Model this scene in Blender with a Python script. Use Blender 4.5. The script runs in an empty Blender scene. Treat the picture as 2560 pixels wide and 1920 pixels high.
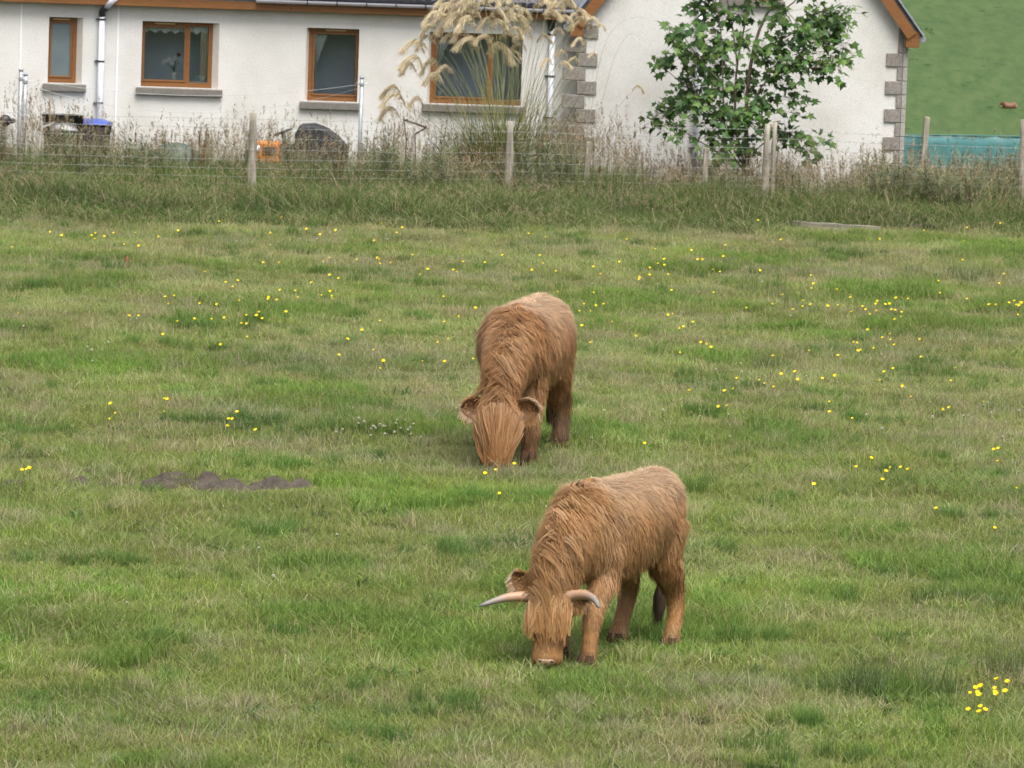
import bpy, math, random
import numpy as np
from mathutils import Vector, Matrix, noise as mnoise
from mathutils.kdtree import KDTree
R = math.radians
rng = np.random.default_rng(7)
random.seed(7)
scn = bpy.context.scene
col = scn.collection

# ------------------------------------------------------------------ camera, sky, sun, exposure
F_PX, CAM_H, HORIZON, ROLL = 14000.0, 5.3, -402.0, R(2.05)
PITCH = math.atan((960 - HORIZON) / F_PX)
fw = np.array([0, math.cos(PITCH), -math.sin(PITCH)])
r0 = np.array([1.0, 0, 0]); u0 = np.array([0, math.sin(PITCH), math.cos(PITCH)])
RT = math.cos(ROLL) * r0 + math.sin(ROLL) * u0
UP = -math.sin(ROLL) * r0 + math.cos(ROLL) * u0
CAM = np.array([0, 0, CAM_H])
cd = bpy.data.cameras.new('camera')
cd.sensor_width = 36.0
cd.lens = F_PX / 2560 * 36.0
cd.clip_start = 0.5; cd.clip_end = 6000
cd.dof.use_dof = True; cd.dof.focus_distance = 42.0; cd.dof.aperture_fstop = 13.0
cam = bpy.data.objects.new('camera', cd); col.objects.link(cam)
M = Matrix.Identity(4)
for i in range(3):
    M[i][0] = RT[i]; M[i][1] = UP[i]; M[i][2] = -fw[i]; M[i][3] = CAM[i]
cam.matrix_world = M
scn.camera = cam

SUN_EL, SUN_AZ = R(62), R(155)      # azimuth clockwise from +Y: bright patch of cloud behind the camera, to its right
world = bpy.data.worlds.new('World'); scn.world = world; world.use_nodes = True
wn = world.node_tree; wn.nodes.clear()
sky = wn.nodes.new('ShaderNodeTexSky'); sky.sky_type = 'NISHITA'; sky.sun_disc = False
sky.sun_elevation = SUN_EL; sky.sun_rotation = SUN_AZ; sky.dust_density = 4.0; sky.air_density = 1.0; sky.ozone_density = 1.0
hs = wn.nodes.new('ShaderNodeHueSaturation'); hs.inputs['Saturation'].default_value = 0.22   # overcast: grey cloud light
bg = wn.nodes.new('ShaderNodeBackground'); bg.inputs['Strength'].default_value = 0.115
wo = wn.nodes.new('ShaderNodeOutputWorld')
wn.links.new(sky.outputs['Color'], hs.inputs['Color']); wn.links.new(hs.outputs['Color'], bg.inputs['Color'])
wn.links.new(bg.outputs['Background'], wo.inputs['Surface'])
sl = bpy.data.lights.new('sun', 'SUN'); sl.energy = 2.4; sl.angle = R(40); sl.color = (1.0, 0.95, 0.88)
sun = bpy.data.objects.new('sun', sl); col.objects.link(sun)
sd = Vector((math.sin(SUN_AZ) * math.cos(SUN_EL), math.cos(SUN_AZ) * math.cos(SUN_EL), math.sin(SUN_EL)))
sun.rotation_euler = sd.to_track_quat('Z', 'Y').to_euler()
sun.location = (0, 0, 60)
vs = scn.view_settings
vs.view_transform = 'Standard'; vs.look = 'None'; vs.exposure = 0.92; vs.gamma = 1.0; vs.use_curve_mapping = False
scn.cycles.max_bounces = 6; scn.cycles.diffuse_bounces = 3; scn.cycles.transparent_max_bounces = 12

# ------------------------------------------------------------------ pixels to directions and points
def ray(px, py):
    d = fw + RT * ((px - 1280) / F_PX) - UP * ((py - 960) / F_PX)
    return d
def at_y(px, py, Y):
    d = ray(px, py); return CAM + d * (Y / d[1])
def ground_pt(px, py, z=0.0):
    d = ray(px, py); return CAM + d * ((z - CAM_H) / d[2])
def plane_pt(px, py, p0, n):
    d = ray(px, py); return CAM + d * (np.dot(np.array(p0) - CAM, n) / np.dot(d, n))
D = 2560 / 2212.0     # factor from the viewer's pixels to the photograph's

# ------------------------------------------------------------------ materials
def new_mat(name):
    m = bpy.data.materials.new(name); m.use_nodes = True
    nt = m.node_tree; b = nt.nodes['Principled BSDF']
    return m, nt, b
def N(nt, typ, **kw):
    n = nt.nodes.new(typ)
    for k, v in kw.items(): setattr(n, k, v)
    return n
def noise_node(nt, scale, detail=4, coords='Object', rough=0.6, vec=None):
    t = N(nt, 'ShaderNodeTexNoise'); t.inputs['Scale'].default_value = scale
    t.inputs['Detail'].default_value = detail; t.inputs['Roughness'].default_value = rough
    if coords == 'World':
        g = N(nt, 'ShaderNodeNewGeometry'); nt.links.new(g.outputs['Position'], t.inputs['Vector'])
    else:
        c = N(nt, 'ShaderNodeTexCoord'); nt.links.new(c.outputs['Object'], t.inputs['Vector'])
    return t
def ramp(nt, src, stops):
    r = N(nt, 'ShaderNodeValToRGB'); e = r.color_ramp.elements
    while len(e) < len(stops): e.new(0.5)
    for i, (p, c) in enumerate(stops):
        e[i].position = p; e[i].color = (*c, 1)
    nt.links.new(src, r.inputs['Fac']); return r
def mat_plain(name, c, rough=0.6, var=0.15, scale=8.0, bump=0.0, bscale=60.0, metal=0.0, spec=0.5):
    m, nt, b = new_mat(name)
    t = noise_node(nt, scale)
    lo = tuple(x * (1 - var) for x in c); hi = tuple(min(1, x * (1 + var)) for x in c)
    r = ramp(nt, t.outputs['Fac'], [(0.3, lo), (0.7, hi)])
    nt.links.new(r.outputs['Color'], b.inputs['Base Color'])
    b.inputs['Roughness'].default_value = rough; b.inputs['Metallic'].default_value = metal
    b.inputs['Specular IOR Level'].default_value = spec
    if bump:
        t2 = noise_node(nt, bscale, 6)
        bp = N(nt, 'ShaderNodeBump'); bp.inputs['Strength'].default_value = bump; bp.inputs['Distance'].default_value = 0.02
        nt.links.new(t2.outputs['Fac'], bp.inputs['Height']); nt.links.new(bp.outputs['Normal'], b.inputs['Normal'])
    return m
def mat_wood(name, c1, c2, rough=0.55, axis=(1.5, 14, 14), bump=0.15):
    m, nt, b = new_mat(name)
    tc = N(nt, 'ShaderNodeTexCoord'); mp = N(nt, 'ShaderNodeMapping'); mp.inputs['Scale'].default_value = axis
    t = N(nt, 'ShaderNodeTexNoise'); t.inputs['Scale'].default_value = 3; t.inputs['Detail'].default_value = 6
    nt.links.new(tc.outputs['Object'], mp.inputs['Vector']); nt.links.new(mp.outputs['Vector'], t.inputs['Vector'])
    r = ramp(nt, t.outputs['Fac'], [(0.3, c1), (0.7, c2)])
    nt.links.new(r.outputs['Color'], b.inputs['Base Color']); b.inputs['Roughness'].default_value = rough
    bp = N(nt, 'ShaderNodeBump'); bp.inputs['Strength'].default_value = bump; bp.inputs['Distance'].default_value = 0.01
    nt.links.new(t.outputs['Fac'], bp.inputs['Height']); nt.links.new(bp.outputs['Normal'], b.inputs['Normal'])
    return m
def mat_attr(name, rough=0.7, spec=0.2, trans=0.0, world_var=None, rand=0.0, gain=1.0):
    """colour from the mesh attribute Col, varied by noise over the ground and from plant to plant"""
    m, nt, b = new_mat(name)
    a = N(nt, 'ShaderNodeAttribute'); a.attribute_name = 'Col'
    src = a.outputs['Color']
    if world_var:
        for sc_, stops in world_var:
            t = noise_node(nt, sc_, 3, 'World')
            r = ramp(nt, t.outputs['Fac'], stops)
            mx = N(nt, 'ShaderNodeMixRGB', blend_type='MULTIPLY'); mx.inputs['Fac'].default_value = 1
            nt.links.new(src, mx.inputs['Color1']); nt.links.new(r.outputs['Color'], mx.inputs['Color2']); src = mx.outputs['Color']
    if rand:
        oi = N(nt, 'ShaderNodeObjectInfo'); mr = N(nt, 'ShaderNodeMapRange')
        mr.inputs['To Min'].default_value = 1 - rand; mr.inputs['To Max'].default_value = 1 + rand
        nt.links.new(oi.outputs['Random'], mr.inputs['Value'])
        mx = N(nt, 'ShaderNodeVectorMath', operation='SCALE')
        nt.links.new(src, mx.inputs[0]); nt.links.new(mr.outputs['Result'], mx.inputs['Scale']); src = mx.outputs['Vector']
    nt.links.new(src, b.inputs['Base Color'])
    b.inputs['Roughness'].default_value = rough; b.inputs['Specular IOR Level'].default_value = spec
    if trans:
        out = nt.nodes['Material Output']
        tr = N(nt, 'ShaderNodeBsdfTranslucent'); nt.links.new(src, tr.inputs['Color'])
        ms = N(nt, 'ShaderNodeMixShader'); ms.inputs['Fac'].default_value = trans
        nt.links.new(b.outputs['BSDF'], ms.inputs[1]); nt.links.new(tr.outputs['BSDF'], ms.inputs[2])
        nt.links.new(ms.outputs['Shader'], out.inputs['Surface'])
    return m

def mat_harling():
    m, nt, b = new_mat('white_harling')
    t = noise_node(nt, 42, 5, rough=0.75)
    r = ramp(nt, t.outputs['Fac'], [(0.30, (0.46, 0.458, 0.45)), (0.42, (0.635, 0.63, 0.615)), (0.6, (0.69, 0.685, 0.67))])
    t2 = noise_node(nt, 1.1, 6)
    r2 = ramp(nt, t2.outputs['Fac'], [(0.3, (0.86, 0.845, 0.81)), (0.55, (0.98, 0.975, 0.965)), (0.7, (1, 1, 1))])
    mx = N(nt, 'ShaderNodeMixRGB', blend_type='MULTIPLY'); mx.inputs['Fac'].default_value = 1
    nt.links.new(r.outputs['Color'], mx.inputs['Color1']); nt.links.new(r2.outputs['Color'], mx.inputs['Color2'])
    nt.links.new(mx.outputs['Color'], b.inputs['Base Color']); b.inputs['Roughness'].default_value = 0.9
    b.inputs['Specular IOR Level'].default_value = 0.2
    bp = N(nt, 'ShaderNodeBump'); bp.inputs['Strength'].default_value = 0.7; bp.inputs['Distance'].default_value = 0.012
    nt.links.new(t.outputs['Fac'], bp.inputs['Height']); nt.links.new(bp.outputs['Normal'], b.inputs['Normal'])
    return m
def mat_glass():
    m, nt, b = new_mat('window_glass'); out = nt.nodes['Material Output']
    nt.nodes.remove(b)
    tr = N(nt, 'ShaderNodeBsdfTransparent'); tr.inputs['Color'].default_value = (0.86, 0.9, 0.9, 1)
    gl = N(nt, 'ShaderNodeBsdfGlossy'); gl.inputs['Roughness'].default_value = 0.02
    fr = N(nt, 'ShaderNodeFresnel'); fr.inputs['IOR'].default_value = 1.5
    ms = N(nt, 'ShaderNodeMixShader'); nt.links.new(fr.outputs['Fac'], ms.inputs['Fac'])
    nt.links.new(tr.outputs['BSDF'], ms.inputs[1]); nt.links.new(gl.outputs['BSDF'], ms.inputs[2])
    nt.links.new(ms.outputs['Shader'], out.inputs['Surface'])
    return m
MT = {}
MT['harling'] = mat_harling()
MT['reveal'] = mat_plain('reveal_render', (0.62, 0.56, 0.5), 0.85, 0.06, 20, 0.2, 80)
MT['stone'] = mat_plain('quoin_stone', (0.235, 0.215, 0.195), 0.9, 0.32, 30, 0.6, 60)
MT['stone_pale'] = mat_plain('pale_quoin_stone', (0.33, 0.315, 0.29), 0.9, 0.25, 30, 0.5, 60)
MT['sill'] = mat_plain('sill_concrete', (0.165, 0.152, 0.136), 0.85, 0.15, 20, 0.3, 60)
MT['brown'] = mat_wood('brown_timber', (0.155, 0.060, 0.014), (0.225, 0.092, 0.021))
MT['slate'] = mat_plain('dark_roof_tile', (0.075, 0.08, 0.095), 0.6, 0.3, 12, 0.4, 40)
MT['slate_pale'] = mat_plain('grey_verge_tile', (0.24, 0.26, 0.30), 0.5, 0.15, 12, 0.2, 40)
MT['gutter'] = mat_plain('grey_gutter', (0.50, 0.49, 0.55), 0.4, 0.06, 6)
MT['pipe'] = mat_plain('pale_downpipe', (0.60, 0.62, 0.68), 0.35, 0.05, 5)
MT['black'] = mat_plain('black_plastic', (0.018, 0.019, 0.022), 0.45, 0.25, 15)
MT['blackcloth'] = mat_plain('black_fabric', (0.02, 0.021, 0.026), 0.6, 0.35, 9, 0.3, 20)
MT['bead'] = mat_plain('white_bead', (0.82, 0.82, 0.82), 0.5, 0.03, 9)
MT['vent'] = mat_plain('cream_vent', (0.50, 0.36, 0.16), 0.5, 0.08, 20)
MT['glass'] = mat_glass()
MT['frosted'] = mat_plain('frosted_glass', (0.13, 0.165, 0.175), 0.25, 0.12, 2.5)
MT['room'] = mat_plain('room_wall_paint', (0.72, 0.76, 0.90), 0.9, 0.1, 2)
MT['lace'] = mat_plain('white_cloth', (0.75, 0.74, 0.72), 0.9, 0.06, 12)
MT['cream'] = mat_plain('cream_cloth', (0.66, 0.58, 0.46), 0.9, 0.08, 9)
MT['blue'] = mat_plain('blue_plastic', (0.03, 0.075, 0.36), 0.4, 0.12, 10)
MT['binblack'] = mat_plain('bin_plastic', (0.035, 0.037, 0.042), 0.45, 0.2, 6)
MT['bag'] = mat_plain('white_bag_plastic', (0.7, 0.7, 0.72), 0.4, 0.1, 20)
MT['galv'] = mat_plain('galvanised_steel', (0.36, 0.38, 0.40), 0.45, 0.18, 20, metal=0.4)
MT['wire'] = mat_plain('fence_wire_steel', (0.28, 0.30, 0.28), 0.5, 0.15, 20)
MT['post'] = mat_wood('weathered_post', (0.15, 0.13, 0.10), (0.36, 0.33, 0.27), 0.85, (9, 9, 0.8), 0.6)
MT['plank'] = mat_wood('grey_plank', (0.16, 0.14, 0.115), (0.36, 0.33, 0.29), 0.85, (1, 9, 9), 0.5)
MT['darkplank'] = mat_wood('dark_plank', (0.05, 0.043, 0.032), (0.12, 0.105, 0.08), 0.85, (1, 9, 9), 0.5)
MT['orange'] = mat_plain('orange_paint', (0.62, 0.20, 0.02), 0.4, 0.12, 8)
MT['lamp'] = mat_plain('headlight_lens', (0.75, 0.78, 0.82), 0.15, 0.04, 10)
MT['tarp'] = mat_plain('green_tarpaulin', (0.06, 0.09, 0.07), 0.6, 0.25, 5, 0.3, 12)
MT['teal'] = mat_plain('teal_netting', (0.055, 0.18, 0.185), 0.7, 0.12, 4, 0.2, 40)
MT['bark'] = mat_plain('grey_brown_bark', (0.17, 0.135, 0.10), 0.9, 0.35, 14, 0.5, 50)
MT['rust'] = mat_plain('rusty_steel', (0.09, 0.055, 0.04), 0.8, 0.3, 20)
MT['soil'] = mat_plain('dry_soil', (0.058, 0.046, 0.034), 0.95, 0.45, 14, 0.9, 30)
MT['terracotta'] = mat_plain('red_dock_leaf', (0.22, 0.05, 0.04), 0.8, 0.25, 14)
GV = [(0.35, [(0.30, (0.86, 0.88, 0.90)), (0.48, (1.02, 0.98, 0.95)), (0.68, (1.06, 1.18, 0.86))]),
      (1.3, [(0.30, (1.04, 0.97, 1.0)), (0.55, (0.97, 1.0, 1.0)), (0.72, (0.84, 1.02, 0.88))])]
MT['grass'] = mat_attr('grass_blades', 0.6, 0.25, 0.42, GV, 0.12)
MT['weed'] = mat_attr('weed_blades', 0.7, 0.2, 0.3, [(0.5, [(0.3, (0.8, 0.85, 0.85)), (0.7, (1.2, 1.15, 1.1))])], 0.2)
MT['leaf'] = mat_attr('sycamore_leaf', 0.5, 0.35, 0.22)
MT['plume'] = mat_attr('plume_fibres', 0.8, 0.1, 0.35)
MT['hair'] = mat_attr('cow_hair', 0.5, 0.3, 0.33)
MT['skin'] = mat_attr('cow_skin', 0.85, 0.1)
MT['horn'] = mat_attr('horn_keratin', 0.45, 0.35)
MT['hoof'] = mat_plain('hoof_keratin', (0.060, 0.036, 0.022), 0.9, 0.3, 20, 0.2, 50, spec=0.05)
MT['nose'] = mat_plain('pink_nose_skin', (0.36, 0.22, 0.155), 0.6, 0.2, 30)
MT['eye'] = mat_plain('dark_eye', (0.012, 0.009, 0.008), 0.1, 0.1, 10)
MT['flower'] = mat_attr('flower_petals', 0.45, 0.4, 0.2)

def mat_ground():
    m, nt, b = new_mat('pasture_soil_and_thatch')
    t = noise_node(nt, 1.2, 6, 'World'); 
    r = ramp(nt, t.outputs['Fac'], [(0.3, (0.085, 0.10, 0.034)), (0.55, (0.125, 0.13, 0.05)), (0.75, (0.10, 0.13, 0.036))])
    nt.links.new(r.outputs['Color'], b.inputs['Base Color']); b.inputs['Roughness'].default_value = 0.95
    b.inputs['Specular IOR Level'].default_value = 0.1
    t2 = noise_node(nt, 30, 5, 'World'); bp = N(nt, 'ShaderNodeBump'); bp.inputs['Strength'].default_value = 0.8; bp.inputs['Distance'].default_value = 0.04
    nt.links.new(t2.outputs['Fac'], bp.inputs['Height']); nt.links.new(bp.outputs['Normal'], b.inputs['Normal'])
    return m
def mat_hill():
    m, nt, b = new_mat('far_hill_grass')
    g = N(nt, 'ShaderNodeNewGeometry'); mp = N(nt, 'ShaderNodeMapping'); mp.inputs['Scale'].default_value = (0.7, 0.2, 0.4)
    t = N(nt, 'ShaderNodeTexNoise'); t.inputs['Scale'].default_value = 1.0; t.inputs['Detail'].default_value = 8; t.inputs['Roughness'].default_value = 0.7
    nt.links.new(g.outputs['Position'], mp.inputs['Vector']); nt.links.new(mp.outputs['Vector'], t.inputs['Vector'])
    r = ramp(nt, t.outputs['Fac'], [(0.28, (0.034, 0.064, 0.025)), (0.40, (0.052, 0.088, 0.033)), (0.52, (0.062, 0.098, 0.037)), (0.70, (0.080, 0.112, 0.045))])
    nt.links.new(r.outputs['Color'], b.inputs['Base Color']); b.inputs['Roughness'].default_value = 0.95
    b.inputs['Specular IOR Level'].default_value = 0.1
    bp = N(nt, 'ShaderNodeBump'); bp.inputs['Strength'].default_value = 0.6; bp.inputs['Distance'].default_value = 0.15
    nt.links.new(t.outputs['Fac'], bp.inputs['Height']); nt.links.new(bp.outputs['Normal'], b.inputs['Normal'])
    return m
MT['ground'] = mat_ground(); MT['hill'] = mat_hill()

# ------------------------------------------------------------------ mesh helpers
def fastmesh(name, V, F, cols=None, smooth=False):
    V = np.asarray(V, np.float32).reshape(-1, 3); F = np.asarray(F, np.int32); k = F.shape[1]
    me = bpy.data.meshes.new(name)
    me.vertices.add(len(V)); me.vertices.foreach_set('co', V.ravel())
    me.loops.add(F.size); me.loops.foreach_set('vertex_index', F.ravel())
    me.polygons.add(len(F)); me.polygons.foreach_set('loop_start', np.arange(len(F), dtype=np.int32) * k)
    if smooth: me.polygons.foreach_set('use_smooth', np.ones(len(F), bool))
    if cols is not None: set_cols(me, cols)
    me.update(calc_edges=True); me.validate()
    return me
def set_cols(me, cols):
    cols = np.asarray(cols, np.float32)
    if cols.shape[1] == 3: cols = np.hstack([cols, np.ones((len(cols), 1), np.float32)])
    at = me.color_attributes.new('Col', 'FLOAT_COLOR', 'POINT'); at.data.foreach_set('color', cols.ravel())
class MB:
    def __init__(s): s.v = []; s.f = []; s.mi = []; s.cur = 0
    def add(s, V, F):
        o = len(s.v); s.v += [tuple(map(float, p)) for p in V]; s.f += [tuple(i + o for i in f) for f in F]; s.mi += [s.cur] * len(F); return s
    def box(s, c, size, rot=None, taper=1.0):
        x, y, z = (k / 2 for k in size)
        P = [(-x, -y, -z), (x, -y, -z), (x, y, -z), (-x, y, -z), (-x * taper, -y * taper, z), (x * taper, -y * taper, z), (x * taper, y * taper, z), (-x * taper, y * taper, z)]
        if rot is not None: P = [rot @ Vector(p) for p in P]
        P = [(p[0] + c[0], p[1] + c[1], p[2] + c[2]) for p in P]
        return s.add(P, [(0, 3, 2, 1), (4, 5, 6, 7), (0, 1, 5, 4), (1, 2, 6, 5), (2, 3, 7, 6), (3, 0, 4, 7)])
    def span(s, lo, hi):
        return s.box([(a + b) / 2 for a, b in zip(lo, hi)], [abs(b - a) for a, b in zip(lo, hi)])
    def tube(s, pts, rad, n=8, cap=True):
        V, Fq = tube_geo(pts, rad, n); Fs = [tuple(f) for f in Fq]
        if cap:
            k = len(pts); Fs.append(tuple(range(n - 1, -1, -1))); Fs.append(tuple((k - 1) * n + i for i in range(n)))
        return s.add(V, Fs)
    def lathe(s, prof, c, n=16, axis='z'):
        V = []; Fs = []
        for (r, h) in prof:
            for i in range(n):
                a = 2 * math.pi * i / n; p = (r * math.cos(a), r * math.sin(a), h)
                if axis == 'y': p = (p[0], p[2], p[1])
                if axis == 'x': p = (p[2], p[0], p[1])
                V.append((p[0] + c[0], p[1] + c[1], p[2] + c[2]))
        for j in range(len(prof) - 1):
            for i in range(n):
                Fs.append((j * n + i, j * n + (i + 1) % n, (j + 1) * n + (i + 1) % n, (j + 1) * n + i))
        Fs.append(tuple(range(n - 1, -1, -1))); Fs.append(tuple((len(prof) - 1) * n + i for i in range(n)))
        return s.add(V, Fs)
    def mesh(s, name, smooth=False):
        me = bpy.data.meshes.new(name); me.from_pydata(s.v, [], s.f); me.update()
        if any(s.mi): me.polygons.foreach_set('material_index', s.mi)
        if smooth: me.polygons.foreach_set('use_smooth', [True] * len(me.polygons))
        return me
    def build(s, name, mats, parent=None, smooth=False, bevel=0.0):
        me = s.mesh(name, smooth)
        for m in (mats if isinstance(mats, (list, tuple)) else [mats]): me.materials.append(m)
        o = obj(name, me, parent)
        if bevel:
            b = o.modifiers.new('bevel', 'BEVEL'); b.width = bevel; b.segments = 2; b.limit_method = 'ANGLE'
        return o
def frames(pts):
    P = np.asarray(pts, float); T = np.gradient(P, axis=0); T /= np.linalg.norm(T, axis=1)[:, None] + 1e-9
    ref = np.array([0, 0, 1.0]) if abs(T[0][2]) < 0.9 else np.array([1.0, 0, 0])
    A = []; a = np.cross(T[0], ref); a /= np.linalg.norm(a)
    for t in T:
        a = a - t * np.dot(a, t); a /= np.linalg.norm(a) + 1e-9; A.append(a)
    A = np.array(A); B = np.cross(T, A); return P, T, A, B
def tube_geo(pts, rad, n=8):
    P, T, A, B = frames(pts); k = len(P)
    rad = np.asarray(rad, float)
    if rad.ndim == 0: rad = np.full(k, float(rad))
    if rad.ndim == 1: rad = np.stack([rad, rad], 1)
    ang = np.linspace(0, 2 * math.pi, n, endpoint=False)
    V = P[:, None] + A[:, None] * (np.cos(ang)[None, :, None] * rad[:, 0, None, None]) + B[:, None] * (np.sin(ang)[None, :, None] * rad[:, 1, None, None])
    i = np.arange(k - 1)[:, None] * n; j = np.arange(n)[None]
    Fq = np.stack([i + j, i + (j + 1) % n, i + n + (j + 1) % n, i + n + j], -1).reshape(-1, 4)
    return V.reshape(-1, 3), Fq
def obj(name, me, parent=None):
    o = bpy.data.objects.new(name, me); col.objects.link(o)
    if parent is not None: o.parent = parent
    return o
def empty(name, loc=(0, 0, 0), rz=0.0):
    o = bpy.data.objects.new(name, None); col.objects.link(o); o.location = [float(v) for v in loc]; o.rotation_euler = (0, 0, rz); o.empty_display_size = 0.2
    return o
def tag(o, label=None, cat=None, group=None, kind=None):
    if label: o['label'] = label
    if cat: o['category'] = cat
    if group: o['group'] = group
    if kind: o['kind'] = kind
    return o
def nz(x, y, s, z=0.0): return mnoise.noise(Vector((x * s, y * s, z)))
def spline(pts, n):
    P = [np.asarray(p, float) for p in pts]; out = []
    for k in range(n):
        t = k / (n - 1) * (len(P) - 1); i = min(int(t), len(P) - 2); f = t - i
        p0 = P[max(i - 1, 0)]; p1 = P[i]; p2 = P[i + 1]; p3 = P[min(i + 2, len(P) - 1)]
        out.append(0.5 * (2 * p1 + (p2 - p0) * f + (2 * p0 - 5 * p1 + 4 * p2 - p3) * f * f + (3 * p1 - p0 - 3 * p2 + p3) * f ** 3))
    return np.array(out)

# ------------------------------------------------------------------ the ground
def gz(x, y):
    """height of the pasture: gentle hummocks"""
    t = min(1.0, max(0.0, (y - 83.2) / 2.6)); drop = 0.42 * t * t * (3 - 2 * t)
    return 0.06 * nz(x, y, 0.35) + 0.05 * nz(x, y, 0.9, 3.0) + 0.028 * nz(x, y, 2.0, 5.0) - drop
def build_ground():
    ys = np.concatenate([np.linspace(-120, 24, 30), np.arange(25, 92, 0.3), np.linspace(93, 140, 30)])
    xs = np.concatenate([np.linspace(-200, -13, 24), np.arange(-12, 12.01, 0.3), np.linspace(13, 200, 24)])
    V = []; 
    for y in ys:
        for x in xs:
            z = gz(x, y)
            if y > 94.5: z -= 0.12 * (y - 94.5) if y < 114.5 else 2.4 - 0.000 * y
            V.append((x, y, z))
    nx = len(xs); F = [(j * nx + i, j * nx + i + 1, (j + 1) * nx + i + 1, (j + 1) * nx + i) for j in range(len(ys) - 1) for i in range(nx - 1)]
    me = fastmesh('ground', V, F, smooth=True); me.materials.append(MT['ground'])
    tag(obj('ground', me), 'rough green pasture ground under the grass', kind='structure')
    # the far hill
    ys = np.concatenate([np.linspace(134, 560, 24), np.arange(566, 720, 2.5), np.linspace(740, 2600, 40)])
    xs = np.concatenate([np.linspace(-1800, 20, 40), np.arange(24, 90, 2.5), np.linspace(110, 1800, 40)])
    V = []
    for y in ys:
        for x in xs:
            if y < 560: z = -2.9 - (y - 134) / 426 * 23.4
            else: z = -26.3 + (y - 560) * 0.13
            if y > 1200: z -= (y - 1200) ** 2 * 0.00003
            if y > 400: z += 1.2 * nz(x, y, 0.012) + 0.35 * nz(x, y, 0.06) + 0.10 * nz(x, y, 0.3)
            V.append((x, y, z))
    nx = len(xs); F = [(j * nx + i, j * nx + i + 1, (j + 1) * nx + i + 1, (j + 1) * nx + i) for j in range(len(ys) - 1) for i in range(nx - 1)]
    me = fastmesh('hill', V, F, smooth=True); me.materials.append(MT['hill'])
    tag(obj('hill', me), 'bright green grassy hillside rising far behind the house', kind='structure')
build_ground()
def hill_pt(px, py):
    d = ray(px, py); t = 560.0
    while t < 900:
        p = CAM + d * t
        z = -26.3 + (p[1] - 560) * 0.13 + 1.2 * nz(p[0], p[1], 0.012) + 0.35 * nz(p[0], p[1], 0.06) + 0.10 * nz(p[0], p[1], 0.3)
        if p[1] > 560 and p[2] <= z: return p
        t += 0.5
    return p

# ------------------------------------------------------------------ the house
HOUSE_Y, THETA = 89.0, R(4.0)
hp = at_y(1280, 300, HOUSE_Y); hp[2] = 0.0
house = empty('cottage', hp, THETA)
tag(house, 'white harled cottage with brown timber windows, stone quoins and dark tiled roof', 'house')
UA = np.array([math.cos(THETA), math.sin(THETA), 0]); VA = np.array([-math.sin(THETA), math.cos(THETA), 0])
def W(px, py, v=0.0):
    p = plane_pt(px, py, hp + VA * v, VA) - hp
    return float(np.dot(p, UA)), float(p[2])
def U(px, py, v=0.0): return W(px, py, v)[0]
def Z(px, py, v=0.0): return W(px, py, v)[1]

WT = 0.30                          # wall thickness
GV_ = -0.22                        # the gable wing stands forward of the main wall
win = [  # frame left, frame right, side cheek edge, top, bottom (photograph pixels), cheek side, mullion
    dict(l=121, r=191, c=206, t=43, b=208, side=1, mull=None, kind='frosted'),
    dict(l=354, r=531, c=547, t=55, b=219, side=1, mull=470, kind='clear'),
    dict(l=771, r=896, c=764, t=71, b=254, side=-1, mull=None, kind='clear'),
    dict(l=1077, r=1305, c=1070, t=83, b=262, side=-1, mull=1229, kind='clear'),
]
for w in win:
    my = (w['t'] + w['b']) / 2; mx = (w['l'] + w['r']) / 2
    w['u0'] = U(w['l'], my); w['u1'] = U(w['r'], my); w['uc'] = U(w['c'], my)
    w['z1'] = Z(mx, w['t']); w['z0'] = Z(mx, w['b'])
    if w['mull']: w['um'] = U(w['mull'], my)
EAVE_B = Z(760, 29, -0.2)          # underside of fascia
EAVE_T = EAVE_B + 0.125
uL = U(-520, 200); uG = U(1449, 200, GV_); uR = U(2262, 200, GV_)
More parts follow.
